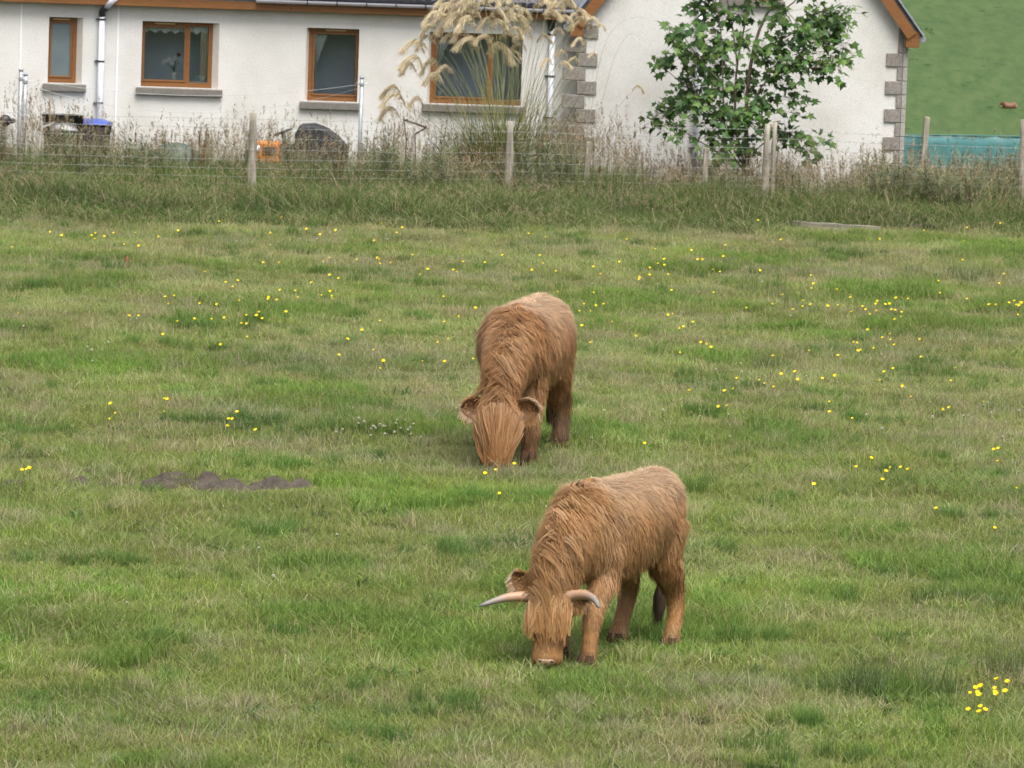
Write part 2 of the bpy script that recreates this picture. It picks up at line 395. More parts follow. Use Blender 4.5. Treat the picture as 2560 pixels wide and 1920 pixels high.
def main_wall():
    us = sorted({uL, uG + 0.02} | {w['u0'] for w in win} | {w['u1'] for w in win})
    mb = MB(); top = EAVE_T + 0.05
    def quad(a, b, c, d): mb.add([a, b, c, d], [(0, 1, 2, 3)])
    holes = []
    for w in win:
        a, b = w['u0'], w['u1']
        fa, fb = (a, w['uc']) if w['side'] > 0 else (w['uc'], b)     # front opening, widened by the splayed cheek
        holes.append((fa, fb, w['z0'], w['z1'], a, b))
    xs = [uL] + [e for h in holes for e in (h[0], h[1])] + [uG + 0.02]
    bx = [uL] + [e for h in holes for e in (h[4], h[5])] + [uG + 0.02]
    for i in range(len(xs) - 1):
        a, b = xs[i], xs[i + 1]; ba, bb = bx[i], bx[i + 1]
        if i % 2 == 0:
            quad((a, 0, -0.9), (b, 0, -0.9), (b, 0, top), (a, 0, top)); quad((bb, WT, -0.9), (ba, WT, -0.9), (ba, WT, top), (bb, WT, top))
        else:
            _, _, z0, z1, _, _ = holes[i // 2]
            quad((a, 0, -0.9), (b, 0, -0.9), (b, 0, z0), (a, 0, z0)); quad((a, 0, z1), (b, 0, z1), (b, 0, top), (a, 0, top))
            quad((bb, WT, -0.9), (ba, WT, -0.9), (ba, WT, z0), (bb, WT, z0)); quad((bb, WT, z1), (ba, WT, z1), (ba, WT, top), (bb, WT, top))
    mb.cur = 1
    fv = 0.106
    for (fa, fb, z0, z1, a, b) in holes:
        quad((fa, 0, z0), (fb, 0, z0), (b, fv, z0), (a, fv, z0)); quad((fb, 0, z1), (fa, 0, z1), (a, fv, z1), (b, fv, z1))
        quad((fa, 0, z1), (fa, 0, z0), (a, fv, z0), (a, fv, z1)); quad((fb, 0, z0), (fb, 0, z1), (b, fv, z1), (b, fv, z0))
        quad((a, fv, z0), (b, fv, z0), (b, WT, z0), (a, WT, z0)); quad((b, fv, z1), (a, fv, z1), (a, WT, z1), (b, WT, z1))
        quad((a, fv, z1), (a, fv, z0), (a, WT, z0), (a, WT, z1)); quad((b, fv, z0), (b, fv, z1), (b, WT, z1), (b, WT, z0))
    mb.build('wall', [MT['harling'], MT['reveal']], house)
main_wall()
# the gable wing
PITCHR = R(53)
gz_e = Z(2262, 78, GV_)            # wall head at the gable's right eave
def gable():
    mid = (uG + uR) / 2; peak = gz_e + (uR - mid) * math.tan(PITCHR)
    f = [(uG, GV_, -0.9), (uR, GV_, -0.9), (uR, GV_, gz_e), (mid, GV_, peak), (uG, GV_, gz_e)]
    bk = [(x, GV_ + 9.0, z) for x, _, z in f]
    mb = MB(); mb.add(f + bk, [(0, 1, 2, 3, 4), (9, 8, 7, 6, 5), (0, 5, 6, 1), (1, 6, 7, 2), (0, 4, 9, 5), (2, 7, 8, 3), (3, 8, 9, 4)])
    mb.build('gable_wall', MT['harling'], house)
    # roof slabs, barge boards, verge tiles, boxed eave ends
    s, c = math.sin(PITCHR), math.cos(PITCHR)
    for sg in (1, -1):
        eu = mid + sg * ((uR - uG) / 2 + 0.19); ez = gz_e - 0.19 * math.tan(PITCHR) + 0.16
        pu, pz = mid, ez + abs(eu - mid) * math.tan(PITCHR)
        n = np.array([sg * s, 0, c]); 
        def pt(t, off, v): 
            p = np.array([eu + (pu - eu) * t, v, ez + (pz - ez) * t]) + n * off; return (p[0], v, p[2])
        v0, v1 = GV_ - 0.16, GV_ + 9.2
        mb = MB(); mb.add([pt(0, 0, v0 + 0.01), pt(1, 0, v0 + 0.01), pt(1, 0, v1), pt(0, 0, v1), pt(0, 0.05, v0 + 0.01), pt(1, 0.05, v0 + 0.01), pt(1, 0.05, v1), pt(0, 0.05, v1)],
               [(0, 1, 2, 3), (4, 7, 6, 5), (0, 4, 5, 1), (1, 5, 6, 2), (2, 6, 7, 3), (3, 7, 4, 0)])
        rf = mb.build('gable_roof', MT['slate'], house)
        mb = MB(); mb.add([pt(0.02, -0.17, v0 - 0.022), pt(1, -0.17, v0 - 0.022), pt(1, -0.004, v0 - 0.022), pt(0.02, -0.004, v0 - 0.022), pt(0.02, -0.17, v0), pt(1, -0.17, v0), pt(1, -0.004, v0), pt(0.02, -0.004, v0)],
               [(0, 1, 2, 3), (4, 7, 6, 5), (0, 4, 5, 1), (1, 5, 6, 2), (2, 6, 7, 3), (3, 7, 4, 0)])
        mb.build('barge_board', MT['brown'], house)
        L = math.hypot(pu - eu, pz - ez); nT = int(L / 0.30)
        for k in range(nT):
            t0, t1 = k * 0.30 / L, ((k + 1) * 0.30 + 0.02) / L; up = 0.014
            mb = MB(); V = []
            for (t, o) in ((t0, 0.054), (t1, 0.054), (t1, 0.072), (t0, 0.072 + up)):
                for v in (v0 - 0.04, v0 + 0.24): V.append(pt(t, o, v))
            mb.add(V, [(0, 2, 4, 6), (1, 7, 5, 3), (0, 1, 3, 2), (2, 3, 5, 4), (4, 5, 7, 6), (6, 7, 1, 0)])
            mb.build('verge_tile', MT['slate_pale'], rf)
        # boxed eave end
        mb = MB(); a = mid + sg * ((uR - uG) / 2 - 0.03); b = mid + sg * ((uR - uG) / 2 + 0.19)
        zb = ez - 0.16
        mb.span((min(a, b), v0 + 0.004, zb), (max(a, b), GV_ - 0.004, zb + 0.26)); mb.build('eave_box', MT['brown'], house, bevel=0.004)
        mb = MB(); x = eu + sg * 0.05
        mb.tube([(x, v0 + 0.02, ez - 0.02), (x, v1, ez - 0.02)], 0.055, 10); mb.build('side_gutter', MT['slate_pale'], house)
gable()
# main roof, fascia, gutter
RP = R(38)
def eaves():
    vo = -0.20; x0, x1 = uL, uG - 0.13
    xj = U(728, 25, vo)
    for a, b in ((x0, xj - 0.003), (xj + 0.003, x1)):
        mb = MB(); mb.span((a, vo, EAVE_B), (b, vo + 0.024, EAVE_T)); mb.build('fascia', MT['brown'], house, bevel=0.003)
    mb = MB(); mb.span((x0, vo + 0.026, EAVE_B + 0.004), (x1, -0.002, EAVE_B + 0.02)); mb.build('soffit', MT['brown'], house)
    # half-round gutter with brackets
    n = 8; V = []; F = []
    for x in (U(640, 15, vo), x1):
        for i in range(n + 1):
            a = math.pi + math.pi * i / n
            V.append((x, vo - 0.062 + 0.056 * math.cos(a), EAVE_T + 0.045 + 0.056 * math.sin(a)))
        for i in range(n, -1, -1):
            a = math.pi + math.pi * i / n
            V.append((x, vo - 0.062 + 0.05 * math.cos(a), EAVE_T + 0.045 + 0.05 * math.sin(a)))
    m = 2 * (n + 1); F = [(i, (i + 1) % m, m + (i + 1) % m, m + i) for i in range(m)] + [tuple(range(m - 1, -1, -1)), tuple(range(m, 2 * m))]
    mb = MB(); mb.add(V, F); g = mb.build('gutter', MT['gutter'], house)
    x = U(768, 8, vo)
    while x < x1 - 0.1:
        mb = MB(); pts = [(x, vo - 0.062 + 0.061 * math.cos(math.pi + math.pi * i / 8), EAVE_T + 0.047 + 0.061 * math.sin(math.pi + math.pi * i / 8)) for i in range(9)]
        mb.tube(pts, 0.009, 6); mb.build('bracket', MT['black'], g)
        x += 0.467
    # roof slab and three courses of tiles at the eave
    s, c = math.sin(RP), math.cos(RP); ez = EAVE_T + 0.09
    def pt(u, t, off): return (u, vo - 0.06 + t * c - off * s, ez + t * s + off * c)
    mb = MB(); V = [pt(u, t, o) for o in (-0.06, 0.0) for (u, t) in ((x0, 0.03), (x1 + 0.3, 0.03), (x1 + 0.3, 6.0), (x0, 6.0))]
    mb.add(V, [(0, 3, 2, 1), (4, 5, 6, 7), (0, 1, 5, 4), (1, 2, 6, 5), (2, 3, 7, 6), (3, 0, 4, 7)])
    rf = mb.build('roof', MT['slate'], house)
    mb = MB(); tw = 0.30; prof = [(0, 0.004), (0.05, 0.034), (0.10, 0.034), (0.15, 0.006), (0.20, 0.034), (0.25, 0.034), (0.297, 0.004)]
    V = []; k = len(prof)
    for (t, lift) in ((0, 0.022), (0.34, 0.002)):
        for (x, h) in prof: V.append((x, t * c - (h + lift) * s, t * s + (h + lift) * c))
    for (x, h) in prof: V.append((x, -0.003 * s, 0.003 * c))
    F = [(i, i + 1, k + i + 1, k + i) for i in range(k - 1)] + [(2 * k + i, 2 * k + i + 1, i + 1, i) for i in range(k - 1)]
    mb.add(V, F); me = mb.mesh('roof_tile'); me.materials.append(MT['slate'])
    for r_ in range(3):
        x = x0 - (0.15 if r_ % 2 else 0)
        while x < x1 - 0.1:
            o = obj('roof_tile', me, rf); p = pt(x, r_ * 0.32, 0.004); o.location = p; x += tw
eaves()
# windows
def make_window(w):
    u0_, u1_, z0, z1 = w['u0'], w['u1'], w['z0'], w['z1']; fv0, fv1 = 0.11, 0.175
    hide = 0.055                                    # the jamb on the plain side is buried behind the harling
    L = u0_ - (hide if w['side'] > 0 else 0); Rr = u1_ + (0 if w['side'] > 0 else hide)
    fwid = 0.065
    mb = MB()
    mb.span((L, fv0, z1 - fwid), (Rr, fv1, z1)); mb.span((L, fv0, z0), (Rr, fv1, z0 + fwid + 0.015))
    mb.span((L, fv0 + .001, z0 + fwid + .015), (L + fwid, fv1 - .001, z1 - fwid)); mb.span((Rr - fwid, fv0 + .001, z0 + fwid + .015), (Rr, fv1 - .001, z1 - fwid))
    if w['mull']: mb.span((w['um'] - 0.028, fv0 + .002, z0 + fwid + .015), (w['um'] + 0.028, fv1 - .002, z1 - fwid))
    fr = mb.build('window', MT['brown'], house, bevel=0.004)
    # lights: panes with sashes
    if w['mull']:
        lights = [(L + fwid, w['um'] - 0.028, True), (w['um'] + 0.028, Rr - fwid, False)]
    else: lights = [(L + fwid, Rr - fwid, True)]
    for a, b, sash in lights:
        a0, b0, c0, d0 = a + .002, b - .002, z0 + fwid + .017, z1 - fwid - .002
        if sash:
            mb = MB(); t = 0.03
            mb.span((a0, fv0 - .012, c0), (b0, fv0 + .04, c0 + t)); mb.span((a0, fv0 - .012, d0 - t), (b0, fv0 + .04, d0))
            mb.span((a0, fv0 - .011, c0 + t), (a0 + t, fv0 + .039, d0 - t)); mb.span((b0 - t, fv0 - .011, c0 + t), (b0, fv0 + .039, d0 - t))
            mb.build('sash', MT['brown'], fr, bevel=0.003)
            a0 += t; b0 -= t; c0 += t; d0 -= t
        mb = MB(); mb.span((a0, fv0 + .012, c0), (b0, fv0 + .018, d0))
        mb.build('pane', MT['frosted'] if w['kind'] == 'frosted' else MT['glass'], fr)
    # trickle vent
    m0 = lights[0]; cx = (m0[0] + m0[1]) / 2; hw = min(0.16, (m0[1] - m0[0]) * 0.36)
    mb = MB(); mb.span((cx - hw, fv0 - .016, z1 - 0.046), (cx + hw, fv0 - .001, z1 - 0.024)); mb.build('trickle_vent', MT['vent'], fr)
    # sill
    sa = min(u0_, w['uc']) - 0.075; sb = max(u1_, w['uc']) + 0.075
    V = [(sa, -0.075, z0 - 0.125), (sb, -0.075, z0 - 0.125), (sb, 0.108, z0 - 0.125), (sa, 0.108, z0 - 0.125), (sa, -0.075, z0 - 0.018), (sb, -0.075, z0 - 0.018), (sb, 0.108, z0 + 0.004), (sa, 0.108, z0 + 0.004)]
    mb = MB(); mb.add(V, [(0, 3, 2, 1), (4, 5, 6, 7), (0, 1, 5, 4), (1, 2, 6, 5), (2, 3, 7, 6), (3, 0, 4, 7)]); mb.build('sill', MT['sill'], fr, bevel=0.006)
    # the room behind
    a, b = u0_ - 0.5, u1_ + 0.5; c, d = z0 - 0.5, min(z1 + 0.15, EAVE_T); v1 = WT + 0.7
    mb = MB(); v0 = WT + 0.004
    mb.add([(a, v0, c), (b, v0, c), (b, v1, c), (a, v1, c), (a, v0, d), (b, v0, d), (b, v1, d), (a, v1, d)], [(0, 1, 2, 3), (4, 7, 6, 5), (1, 5, 6, 2), (2, 6, 7, 3), (3, 7, 4, 0)])
    mb.build('room', MT['room'], house)
for w in win: make_window(w)
Hm = Matrix.Translation(Vector(hp)) @ Matrix.Rotation(THETA, 4, 'Z')
def hw(u, v, z): return Hm @ Vector((u, v, z))
def house_thing(name, mb, mats, u, v, z, label, cat, group=None, smooth=False):
    o = mb.build(name, mats, None, smooth); o.location = hw(u, v, z); o.rotation_euler = (0, 0, THETA)
    return tag(o, label, cat, group)
def things_in_windows():
    w = win[1]; zs = w['z0'] + 0.106; v = 0.215
    # inner sill boards on which the things stand
    for k, w_ in enumerate(win[1:]):
        mb = MB(); mb.span((w_['u0'], 0.18, w_['z0'] + 0.06), (w_['u1'], 0.33, w_['z0'] + 0.104)); mb.build('inner_sill', MT['lace'], house)
    # net valance, pleated
    def drape(u_a, u_b, z_t, z_b, v_, amp, waves, fz=None, n=60):
        V = []; F = []
        for i in range(n + 1):
            s = i / n; x = u_a + (u_b - u_a) * s; y = v_ + amp * math.sin(s * waves * 2 * math.pi)
            zb = z_b if fz is None else fz(s)
            V += [(x, y, z_t), (x, y, zb), (x, y + 0.004, z_t), (x, y + 0.004, zb)]
        for i in range(n):
            a = 4 * i; b = a + 4
            F += [(a, b, b + 1, a + 1), (a + 2, a + 3, b + 3, b + 2), (a + 1, b + 1, b + 3, a + 3), (a, a + 2, b + 2, b)]
        mb = MB(); mb.add(V, F); return mb
    wd = w['u1'] - w['u0']; u_ = w['u0']
    mb = drape(0, wd - 0.08, 0, -0.16, 0, 0.008, 16, lambda s: -0.15 - 0.02 * math.sin(s * 40))
    house_thing('valance', mb, MT['lace'], u_, 0.20, w['z1'] - 0.02, 'white net valance across the top of the two-light window', 'curtain')
    mb = drape(0, 0.13, 0, -(w['z1'] - w['z0']) + 0.06, 0, 0.012, 4)
    house_thing('curtain', mb, MT['cream'], w['u1'] - 0.19, 0.215, w['z1'] - 0.02, 'beige curtain gathered at the right side of the two-light window', 'curtain')
    # vase of flowers
    uv = U(435, 185); root = empty('flower_vase', hw(uv, v, zs), THETA); root.scale = (1.35,) * 3; tag(root, 'white vase of pale flowers standing inside the two-light window', 'vase')
    mb = MB(); mb.lathe([(0.03, 0), (0.034, 0.02), (0.03, 0.06), (0.037, 0.095), (0.032, 0.095)], (0, 0, 0), 14); mb.build('vase', MT['bead'], root, True)
    for k, (dx, dz) in enumerate([(-0.10, 0.22), (-0.06, 0.25), (-0.03, 0.2), (0.01, 0.26), (0.05, 0.3), (0.08, 0.24), (-0.13, 0.2)]):
        mb = MB(); mb.tube(spline([(0, 0, 0.08), (dx * 0.3, 0, 0.08 + dz * 0.4), (dx, 0.02, dz)], 5), 0.003, 5); mb.build('stem', MT['tarp'], root)
        mb = MB()
        for j in range(7):
            a = 2 * math.pi * j / 7; mb.box((dx + 0.014 * math.cos(a), -0.004, dz + 0.014 * math.sin(a)), (0.022, 0.008, 0.014), Matrix.Rotation(-a, 3, 'Y'))
        mb.build('flower_head', MT['bead'] if k != 4 else MT['terracotta'], root)
    ua = U(379, 185); mb = MB(); mb.tube([(0.058 * math.cos(a), 0, 0.062 * math.sin(a)) for a in np.linspace(0, math.pi, 15)], 0.007, 6)
    house_thing('arched_ornament', mb, MT['bead'], ua, v, zs, 'white arched ornament standing at the left of the two-light window', 'ornament', smooth=True)
    uc = U(500, 195); root = empty('jug', hw(uc, v, zs), THETA); root.scale = (1.3,) * 3; tag(root, 'small white jug with a handle in the narrow right light', 'jug')
    mb = MB(); mb.lathe([(0.035, 0), (0.045, 0.025), (0.046, 0.05), (0.052, 0.066), (0.046, 0.066)], (0.03, 0, 0), 14); mb.build('jug_body', MT['bead'], root, True)
    mb = MB(); mb.tube([(-0.02 - 0.035 * math.sin(a), 0, 0.035 + 0.026 * math.cos(a)) for a in np.linspace(0, math.pi, 9)], 0.006, 6); mb.build('handle', MT['bead'], root, True)
    # tied-back curtain in the third window, and in the fourth
    for k, (w_, lab) in enumerate(((win[2], 'pale curtain tied back at the left of the single window'), (win[3], 'pale curtain tied back in the window behind the plumes'))):
        H = w_['z1'] - w_['z0']; V = []; F = []; n = 24
        for i in range(n + 1):
            s = i / n; z = -0.05 - s * (H * 0.62); wdt = 0.03 + 0.22 * (1 - s) ** 1.3
            for j in range(13):
                V.append((0.02 + wdt * j / 12, 0.014 * math.sin(j * 2.1), z))
        for i in range(n):
            for j in range(12):
                a = i * 13 + j; F.append((a, a + 1, a + 14, a + 13))
        mb = MB(); mb.add(V, F)
        o = house_thing('tied_curtain', mb, MT['lace'], w_['u0'] + 0.05, 0.205, w_['z1'], lab, 'curtain')
        so = o.modifiers.new('solid', 'SOLIDIFY'); so.thickness = 0.005
    # things glimpsed on the sill of the window behind the plumes
    uu = U(1100, 235); mb = MB(); mb.lathe([(0.03, 0), (0.05, 0.03), (0.055, 0.08), (0.045, 0.085)], (0, 0, 0), 14)
    house_thing('bowl', mb, MT['bead'], uu, v, win[3]['z0'] + 0.106, 'white bowl on the sill of the window behind the plumes', 'bowl', smooth=True)
things_in_windows()
# quoins
def quoins():
    me = {}
    def block(u_a, u_b, z_a, z_b, v, depth, mat):
        mb = MB(); mb.span((u_a, v - depth, z_a), (u_b, v + 0.05, z_b)); return mb.build('quoin', mat, house, bevel=0.008)
    # left corner of the gable: blocks alternate to either side of the corner line
    zt = Z(1470, 62, GV_); pitch = Z(1490, 136, GV_) - Z(1490, 206, GV_)
    h = pitch / 2
    c = uG
    for k in range(14):
        z1 = zt - k * h - 0.006; z0 = zt - (k + 1) * h + 0.006
        if z1 < -0.5: break
        if k % 2 == 0: block(c - 0.04, c + 0.27, z0, z1, GV_, 0.03, MT['stone'])
        else: block(c - 0.27, c + 0.09, z0, z1, GV_ if False else GV_, 0.026, MT['stone'])
    # right corner
    zt = Z(2250, 133, GV_); c = uR
    for k in range(-1, 14):
        z1 = zt - k * h - 0.006; z0 = zt - (k + 1) * h + 0.006
        if z1 < -0.5: break
        if k == -1: z1 = gz_e + 0.05
        if k % 2 == 0: block(c - 0.31, c - 0.05, z0, z1, GV_, 0.03, MT['stone'])
        else: block(c - 0.13, c - 0.05, z0, z1, GV_, 0.026, MT['stone'])
        block(c - 0.044, c + 0.03, z0, z1, GV_, 0.032, MT['stone_pale'])
quoins()
# downpipes
def downpipe(px_top, px_bot, yt, yb, v, swan=None):
    u = U((px_top + px_bot) / 2, (yt + yb) / 2, v); zt = Z(px_top, yt, v)
    mb = MB(); r = 0.048
    mb.tube([(u, v, -0.5), (u, v, zt)], r, 14); p = mb.build('downpipe', MT['pipe'], house, True)
    z = zt - 0.09
    while z > 0.3:
        mb = MB(); mb.lathe([(r + 0.002, -0.012), (r + 0.008, -0.012), (r + 0.008, 0.012), (r + 0.002, 0.012)], (u, v, z), 14)
        mb.span((u - 0.10, v + 0.03, z - 0.010), (u + 0.02, v + 0.075, z + 0.010)); mb.build('pipe_clip', MT['black'], p)
        z -= 0.66
    if swan:
        e = swan
        mb = MB(); mb.tube(spline([(u, v, zt - 0.04), (u, v - 0.02, zt + 0.03), (u + 0.07 * e[0], v - 0.09, zt + 0.11)], 8), r + 0.006, 14); mb.build('pipe_elbow', MT['black'], p, True)
        mb = MB(); mb.tube([(u + 0.05 * e[0], v - 0.07, zt + 0.09), (u + 0.20 * e[0], v - 0.215, zt + 0.26)], r, 14); mb.build('pipe_offset', MT['pipe'], p, True)
    return p
downpipe(259, 245, 34, 300, -0.07, (1, 1))
downpipe(1381, 1376, 72, 280, -0.07)
def black_offset():
    u = U(1379, 60, -0.1); z = Z(1380, 72, -0.1)
    mb = MB(); mb.tube(spline([(u, -0.07, z - 0.03), (u - 0.01, -0.08, z + 0.12), (u - 0.05, -0.2, z + 0.3), (u - 0.05, -0.24, z + 0.36)], 9), 0.056, 12); mb.build('pipe_elbow', MT['black'], house, True)
black_offset()
downpipe(1752, 1747, -60, 260, GV_ - 0.07)
# expansion beads
for (xt, xb) in ((57, 44), (298, 288)):
    u = U((xt + xb) / 2, 150); mb = MB(); mb.span((u - 0.012, -0.012, -0.2), (u + 0.012, 0.002, EAVE_B)); mb.build('expansion_bead', MT['bead'], house)
# boiler flue
def flue():
    u, z = W(14, 300); mb = MB()
    mb.lathe([(0.05, 0.05), (0.055, -0.08), (0.085, -0.1), (0.095, -0.16), (0.085, -0.22), (0.05, -0.25)], (u, 0, z), 16, 'y'); mb.tube([(u + 0.05, -0.16, z - 0.01), (u + 0.13, -0.17, z + 0.0), (u + 0.15, -0.17, z - 0.02)], [0.05, 0.04, 0.035], 10)
    mb.build('boiler_flue', MT['black'], house, True)
flue()
# upper window sill on the gable, behind the treetop
ua, za = W(1800, 6, GV_); ub, _ = W(1962, 6, GV_)
mb = MB(); mb.span((ua, GV_ - 0.08, za - 0.05), (ub, GV_ + 0.02, za + 0.05)); mb.build('upper_sill', MT['sill'], house, bevel=0.006)
mb = MB(); mb.span((ua + 0.06, GV_ - 0.02, za + 0.051), (ub - 0.06, GV_ + 0.02, za + 1.1)); uw = mb.build('upper_window', MT['brown'], house)
mb = MB(); mb.span((ua + 0.13, GV_ - 0.026, za + 0.13), (ub - 0.13, GV_ - 0.021, za + 1.03)); mb.build('pane', MT['frosted'], uw)
#--GARDEN--
# ------------------------------------------------------------------ ribbons (grass, stalks, plumes, hair)
def ribbons(P, side, w, c):
    """P (n,k,3) centre lines, side (n,3) or (n,k,3), w (n,k) half widths, c (n,k,3) colours -> verts, quads, colours"""
    n, k, _ = P.shape
    if side.ndim == 2: side = np.repeat(side[:, None], k, 1)
    V = np.stack([P - side * w[..., None], P + side * w[..., None]], 2).reshape(-1, 3)
    C = np.repeat(c[:, :, None], 2, 2).reshape(-1, 3)
    b = (np.arange(n) * k * 2)[:, None] + np.arange(k - 1)[None] * 2
    F = np.stack([b, b + 1, b + 3, b + 2], -1).reshape(-1, 4)
    return V, F, C
def merge(parts):
    V = []; F = []; C = []; o = 0
    for v, f, c in parts:
        V.append(v); F.append(f + o); C.append(c); o += len(v)
    return np.concatenate(V), np.concatenate(F), np.concatenate(C)
def lerp_cols(c0, c1, t): return c0[:, None] * (1 - t)[None, :, None] + c1[:, None] * t[None, :, None]
def blades(n, rad, hlo, hhi, wid, lean, cols, k=3, square=False, droop=0.0, tipc=1.15):
    if square: xy = rng.uniform(-rad, rad, (n, 2))
    else:
        a = rng.uniform(0, 2 * math.pi, n); r = rad * np.sqrt(rng.uniform(0, 1, n)); xy = np.stack([r * np.cos(a), r * np.sin(a)], 1)
    h = rng.uniform(hlo, hhi, n) * rng.uniform(0.7, 1.0, n); la = rng.uniform(0, 2 * math.pi, n); ln = h * np.abs(rng.normal(0, lean, n))
    s = np.linspace(0, 1, k)
    P = np.zeros((n, k, 3)); P[:, :, 0] = xy[:, 0:1] + np.cos(la)[:, None] * ln[:, None] * s ** 2; P[:, :, 1] = xy[:, 1:2] + np.sin(la)[:, None] * ln[:, None] * s ** 2
    P[:, :, 2] = h[:, None] * (s - droop * s ** 3) - 0.01
    sa = rng.uniform(0, 2 * math.pi, n); side = np.stack([np.cos(sa), np.sin(sa), 0 * sa], 1)
    w = wid * rng.uniform(0.6, 1.2, n)[:, None] * (1 - 0.85 * s ** 1.5)[None]
    cols = np.asarray(cols); ci = cols[rng.integers(0, len(cols), n)] * rng.uniform(0.8, 1.2, (n, 1))
    c = lerp_cols(ci * 0.85, ci * tipc, s)
    return ribbons(P, side, w, c), P
def src_obj(name, parts, mat, coll):
    V, F, C = merge(parts); me = fastmesh(name, V, F, C); me.materials.append(mat)
    o = bpy.data.objects.new(name, me); coll.objects.link(o); return o
def scatter(name, coll, pts, idx, rot, scl, label, cat):
    pts = np.asarray(pts, np.float32); n = len(pts)
    me = bpy.data.meshes.new(name); me.vertices.add(n); me.vertices.foreach_set('co', pts.ravel())
    a = me.attributes.new('pick', 'INT', 'POINT'); a.data.foreach_set('value', np.asarray(idx, np.int32))
    a = me.attributes.new('turn', 'FLOAT_VECTOR', 'POINT'); a.data.foreach_set('vector', np.asarray(rot, np.float32).ravel())
    a = me.attributes.new('size', 'FLOAT_VECTOR', 'POINT'); a.data.foreach_set('vector', np.asarray(scl, np.float32).ravel())
    o = obj(name, me); tag(o, label, cat, kind='stuff')
    g = bpy.data.node_groups.new(name + '_nodes', 'GeometryNodeTree')
    g.interface.new_socket('Geometry', in_out='INPUT', socket_type='NodeSocketGeometry'); g.interface.new_socket('Geometry', in_out='OUTPUT', socket_type='NodeSocketGeometry')
    gi = g.nodes.new('NodeGroupInput'); go = g.nodes.new('NodeGroupOutput')
    ci = g.nodes.new('GeometryNodeCollectionInfo'); ci.inputs['Collection'].default_value = coll
    ci.inputs['Separate Children'].default_value = True; ci.inputs['Reset Children'].default_value = True
    ip = g.nodes.new('GeometryNodeInstanceOnPoints'); ip.inputs['Pick Instance'].default_value = True
    def attr(nm, ty):
        x = g.nodes.new('GeometryNodeInputNamedAttribute'); x.data_type = ty; x.inputs['Name'].default_value = nm; return x.outputs['Attribute']
    er = g.nodes.new('FunctionNodeEulerToRotation')
    L = g.links.new
    L(gi.outputs[0], ip.inputs['Points']); L(ci.outputs[0], ip.inputs['Instance']); L(attr('pick', 'INT'), ip.inputs['Instance Index'])
    L(attr('turn', 'FLOAT_VECTOR'), er.inputs[0]); L(er.outputs[0], ip.inputs['Rotation']); L(attr('size', 'FLOAT_VECTOR'), ip.inputs['Scale'])
    L(ip.outputs[0], go.inputs[0])
    md = o.modifiers.new('plants', 'NODES'); md.node_group = g
    return o

# ------------------------------------------------------------------ fence, planks, poles, garden things
FENCE = [(-14, 478), (628, 494), (1270, 500), (1911, 514), (2551, 540), (3190, 560)]
FTOP = [(-8, 270), (628, 283), (1279, 303), (1921, 310), (2553, 298), (3190, 300)]
fpts = [ground_pt(x, y) for x, y in FENCE]
fhei = [float(at_y(tx, ty, p[1])[2]) for p, (tx, ty) in zip(fpts, FTOP)]
def fence():
    root = empty('stock_fence', fpts[1]); b = fpts[1]
    tag(root, 'weathered stock fence of round posts and wire netting running along the weeds', 'fence')
    for k, (p, h) in enumerate(zip(fpts, fhei)):
        r = 0.073 if k != 3 else 0.062; lean = rng.normal(0, 0.015, 2)
        zs = np.linspace(-0.2, h, 9); pts = [(p[0] - b[0] + lean[0] * z + 0.004 * math.sin(z * 9 + k), p[1] - b[1] + lean[1] * z, z) for z in zs]
        mb = MB(); mb.tube(pts, [r * (1.06 - 0.05 * i + 0.02 * math.sin(i * 2.3 + k)) for i in range(9)], 12); post = mb.build('post', MT['post'], root, True)
        if k == 3:
            mb = MB(); mb.tube([(q[0] + 0.108, q[1] + 0.02, q[2]) for q in pts[:-1]] + [(pts[-1][0] + 0.108, pts[-1][1] + 0.02, h + 0.035)], 0.033, 10); mb.build('post', MT['post'], root, True)
        for z in (0.5, 0.7, 0.9):
            mb = MB(); mb.box((pts[4][0], pts[4][1] - r - 0.003, z), (0.03, 0.006, 0.006)); mb.build('staple', MT['wire'], post)
    levels = [0.10, 0.20, 0.31, 0.43, 0.56, 0.70, 0.86, 1.01, 1.14]
    front = np.array([0, -0.082, 0])
    for li, z in enumerate(levels):
        mb = MB()
        for a, c in zip(fpts[:-1], fpts[1:]):
            pts = [(a + (c - a) * t - b + front + np.array([0, 0, z - 0.012 * math.sin(math.pi * t) + 0.004 * math.sin(9 * t + li)])) for t in np.linspace(0, 1, 9)]
            mb.tube(pts, 0.0018 if li < 7 else 0.0021, 4)
        wv = mb.build('wire', MT['wire'], root)
        if li >= 7:                                                   # barbs
            mbb = MB()
            for a, c in zip(fpts[:-1], fpts[1:]):
                for t in np.arange(0.02, 1, 0.032):
                    q = a + (c - a) * t - b + front + np.array([0, 0, z - 0.012 * math.sin(math.pi * t)])
                    mbb.box(q, (0.006, 0.006, 0.026), Matrix.Rotation(0.6, 3, 'Y'))
            mbb.build('barbs', MT['wire'], wv)['kind'] = 'stuff'
    for a, c in zip(fpts[:-1], fpts[1:]):
        L = np.linalg.norm(c - a); m = int(L / 0.3)
        for i in range(1, m):
            q = a + (c - a) * (i / m) - b + front
            mb = MB(); mb.tube([q + np.array([0, 0.004, 0.10]), q + np.array([0.006 * math.sin(i), 0.004, 0.48]), q + np.array([0, 0.004, 0.86])], 0.0012, 4); mb.build('stay_wire', MT['wire'], root)
fence()
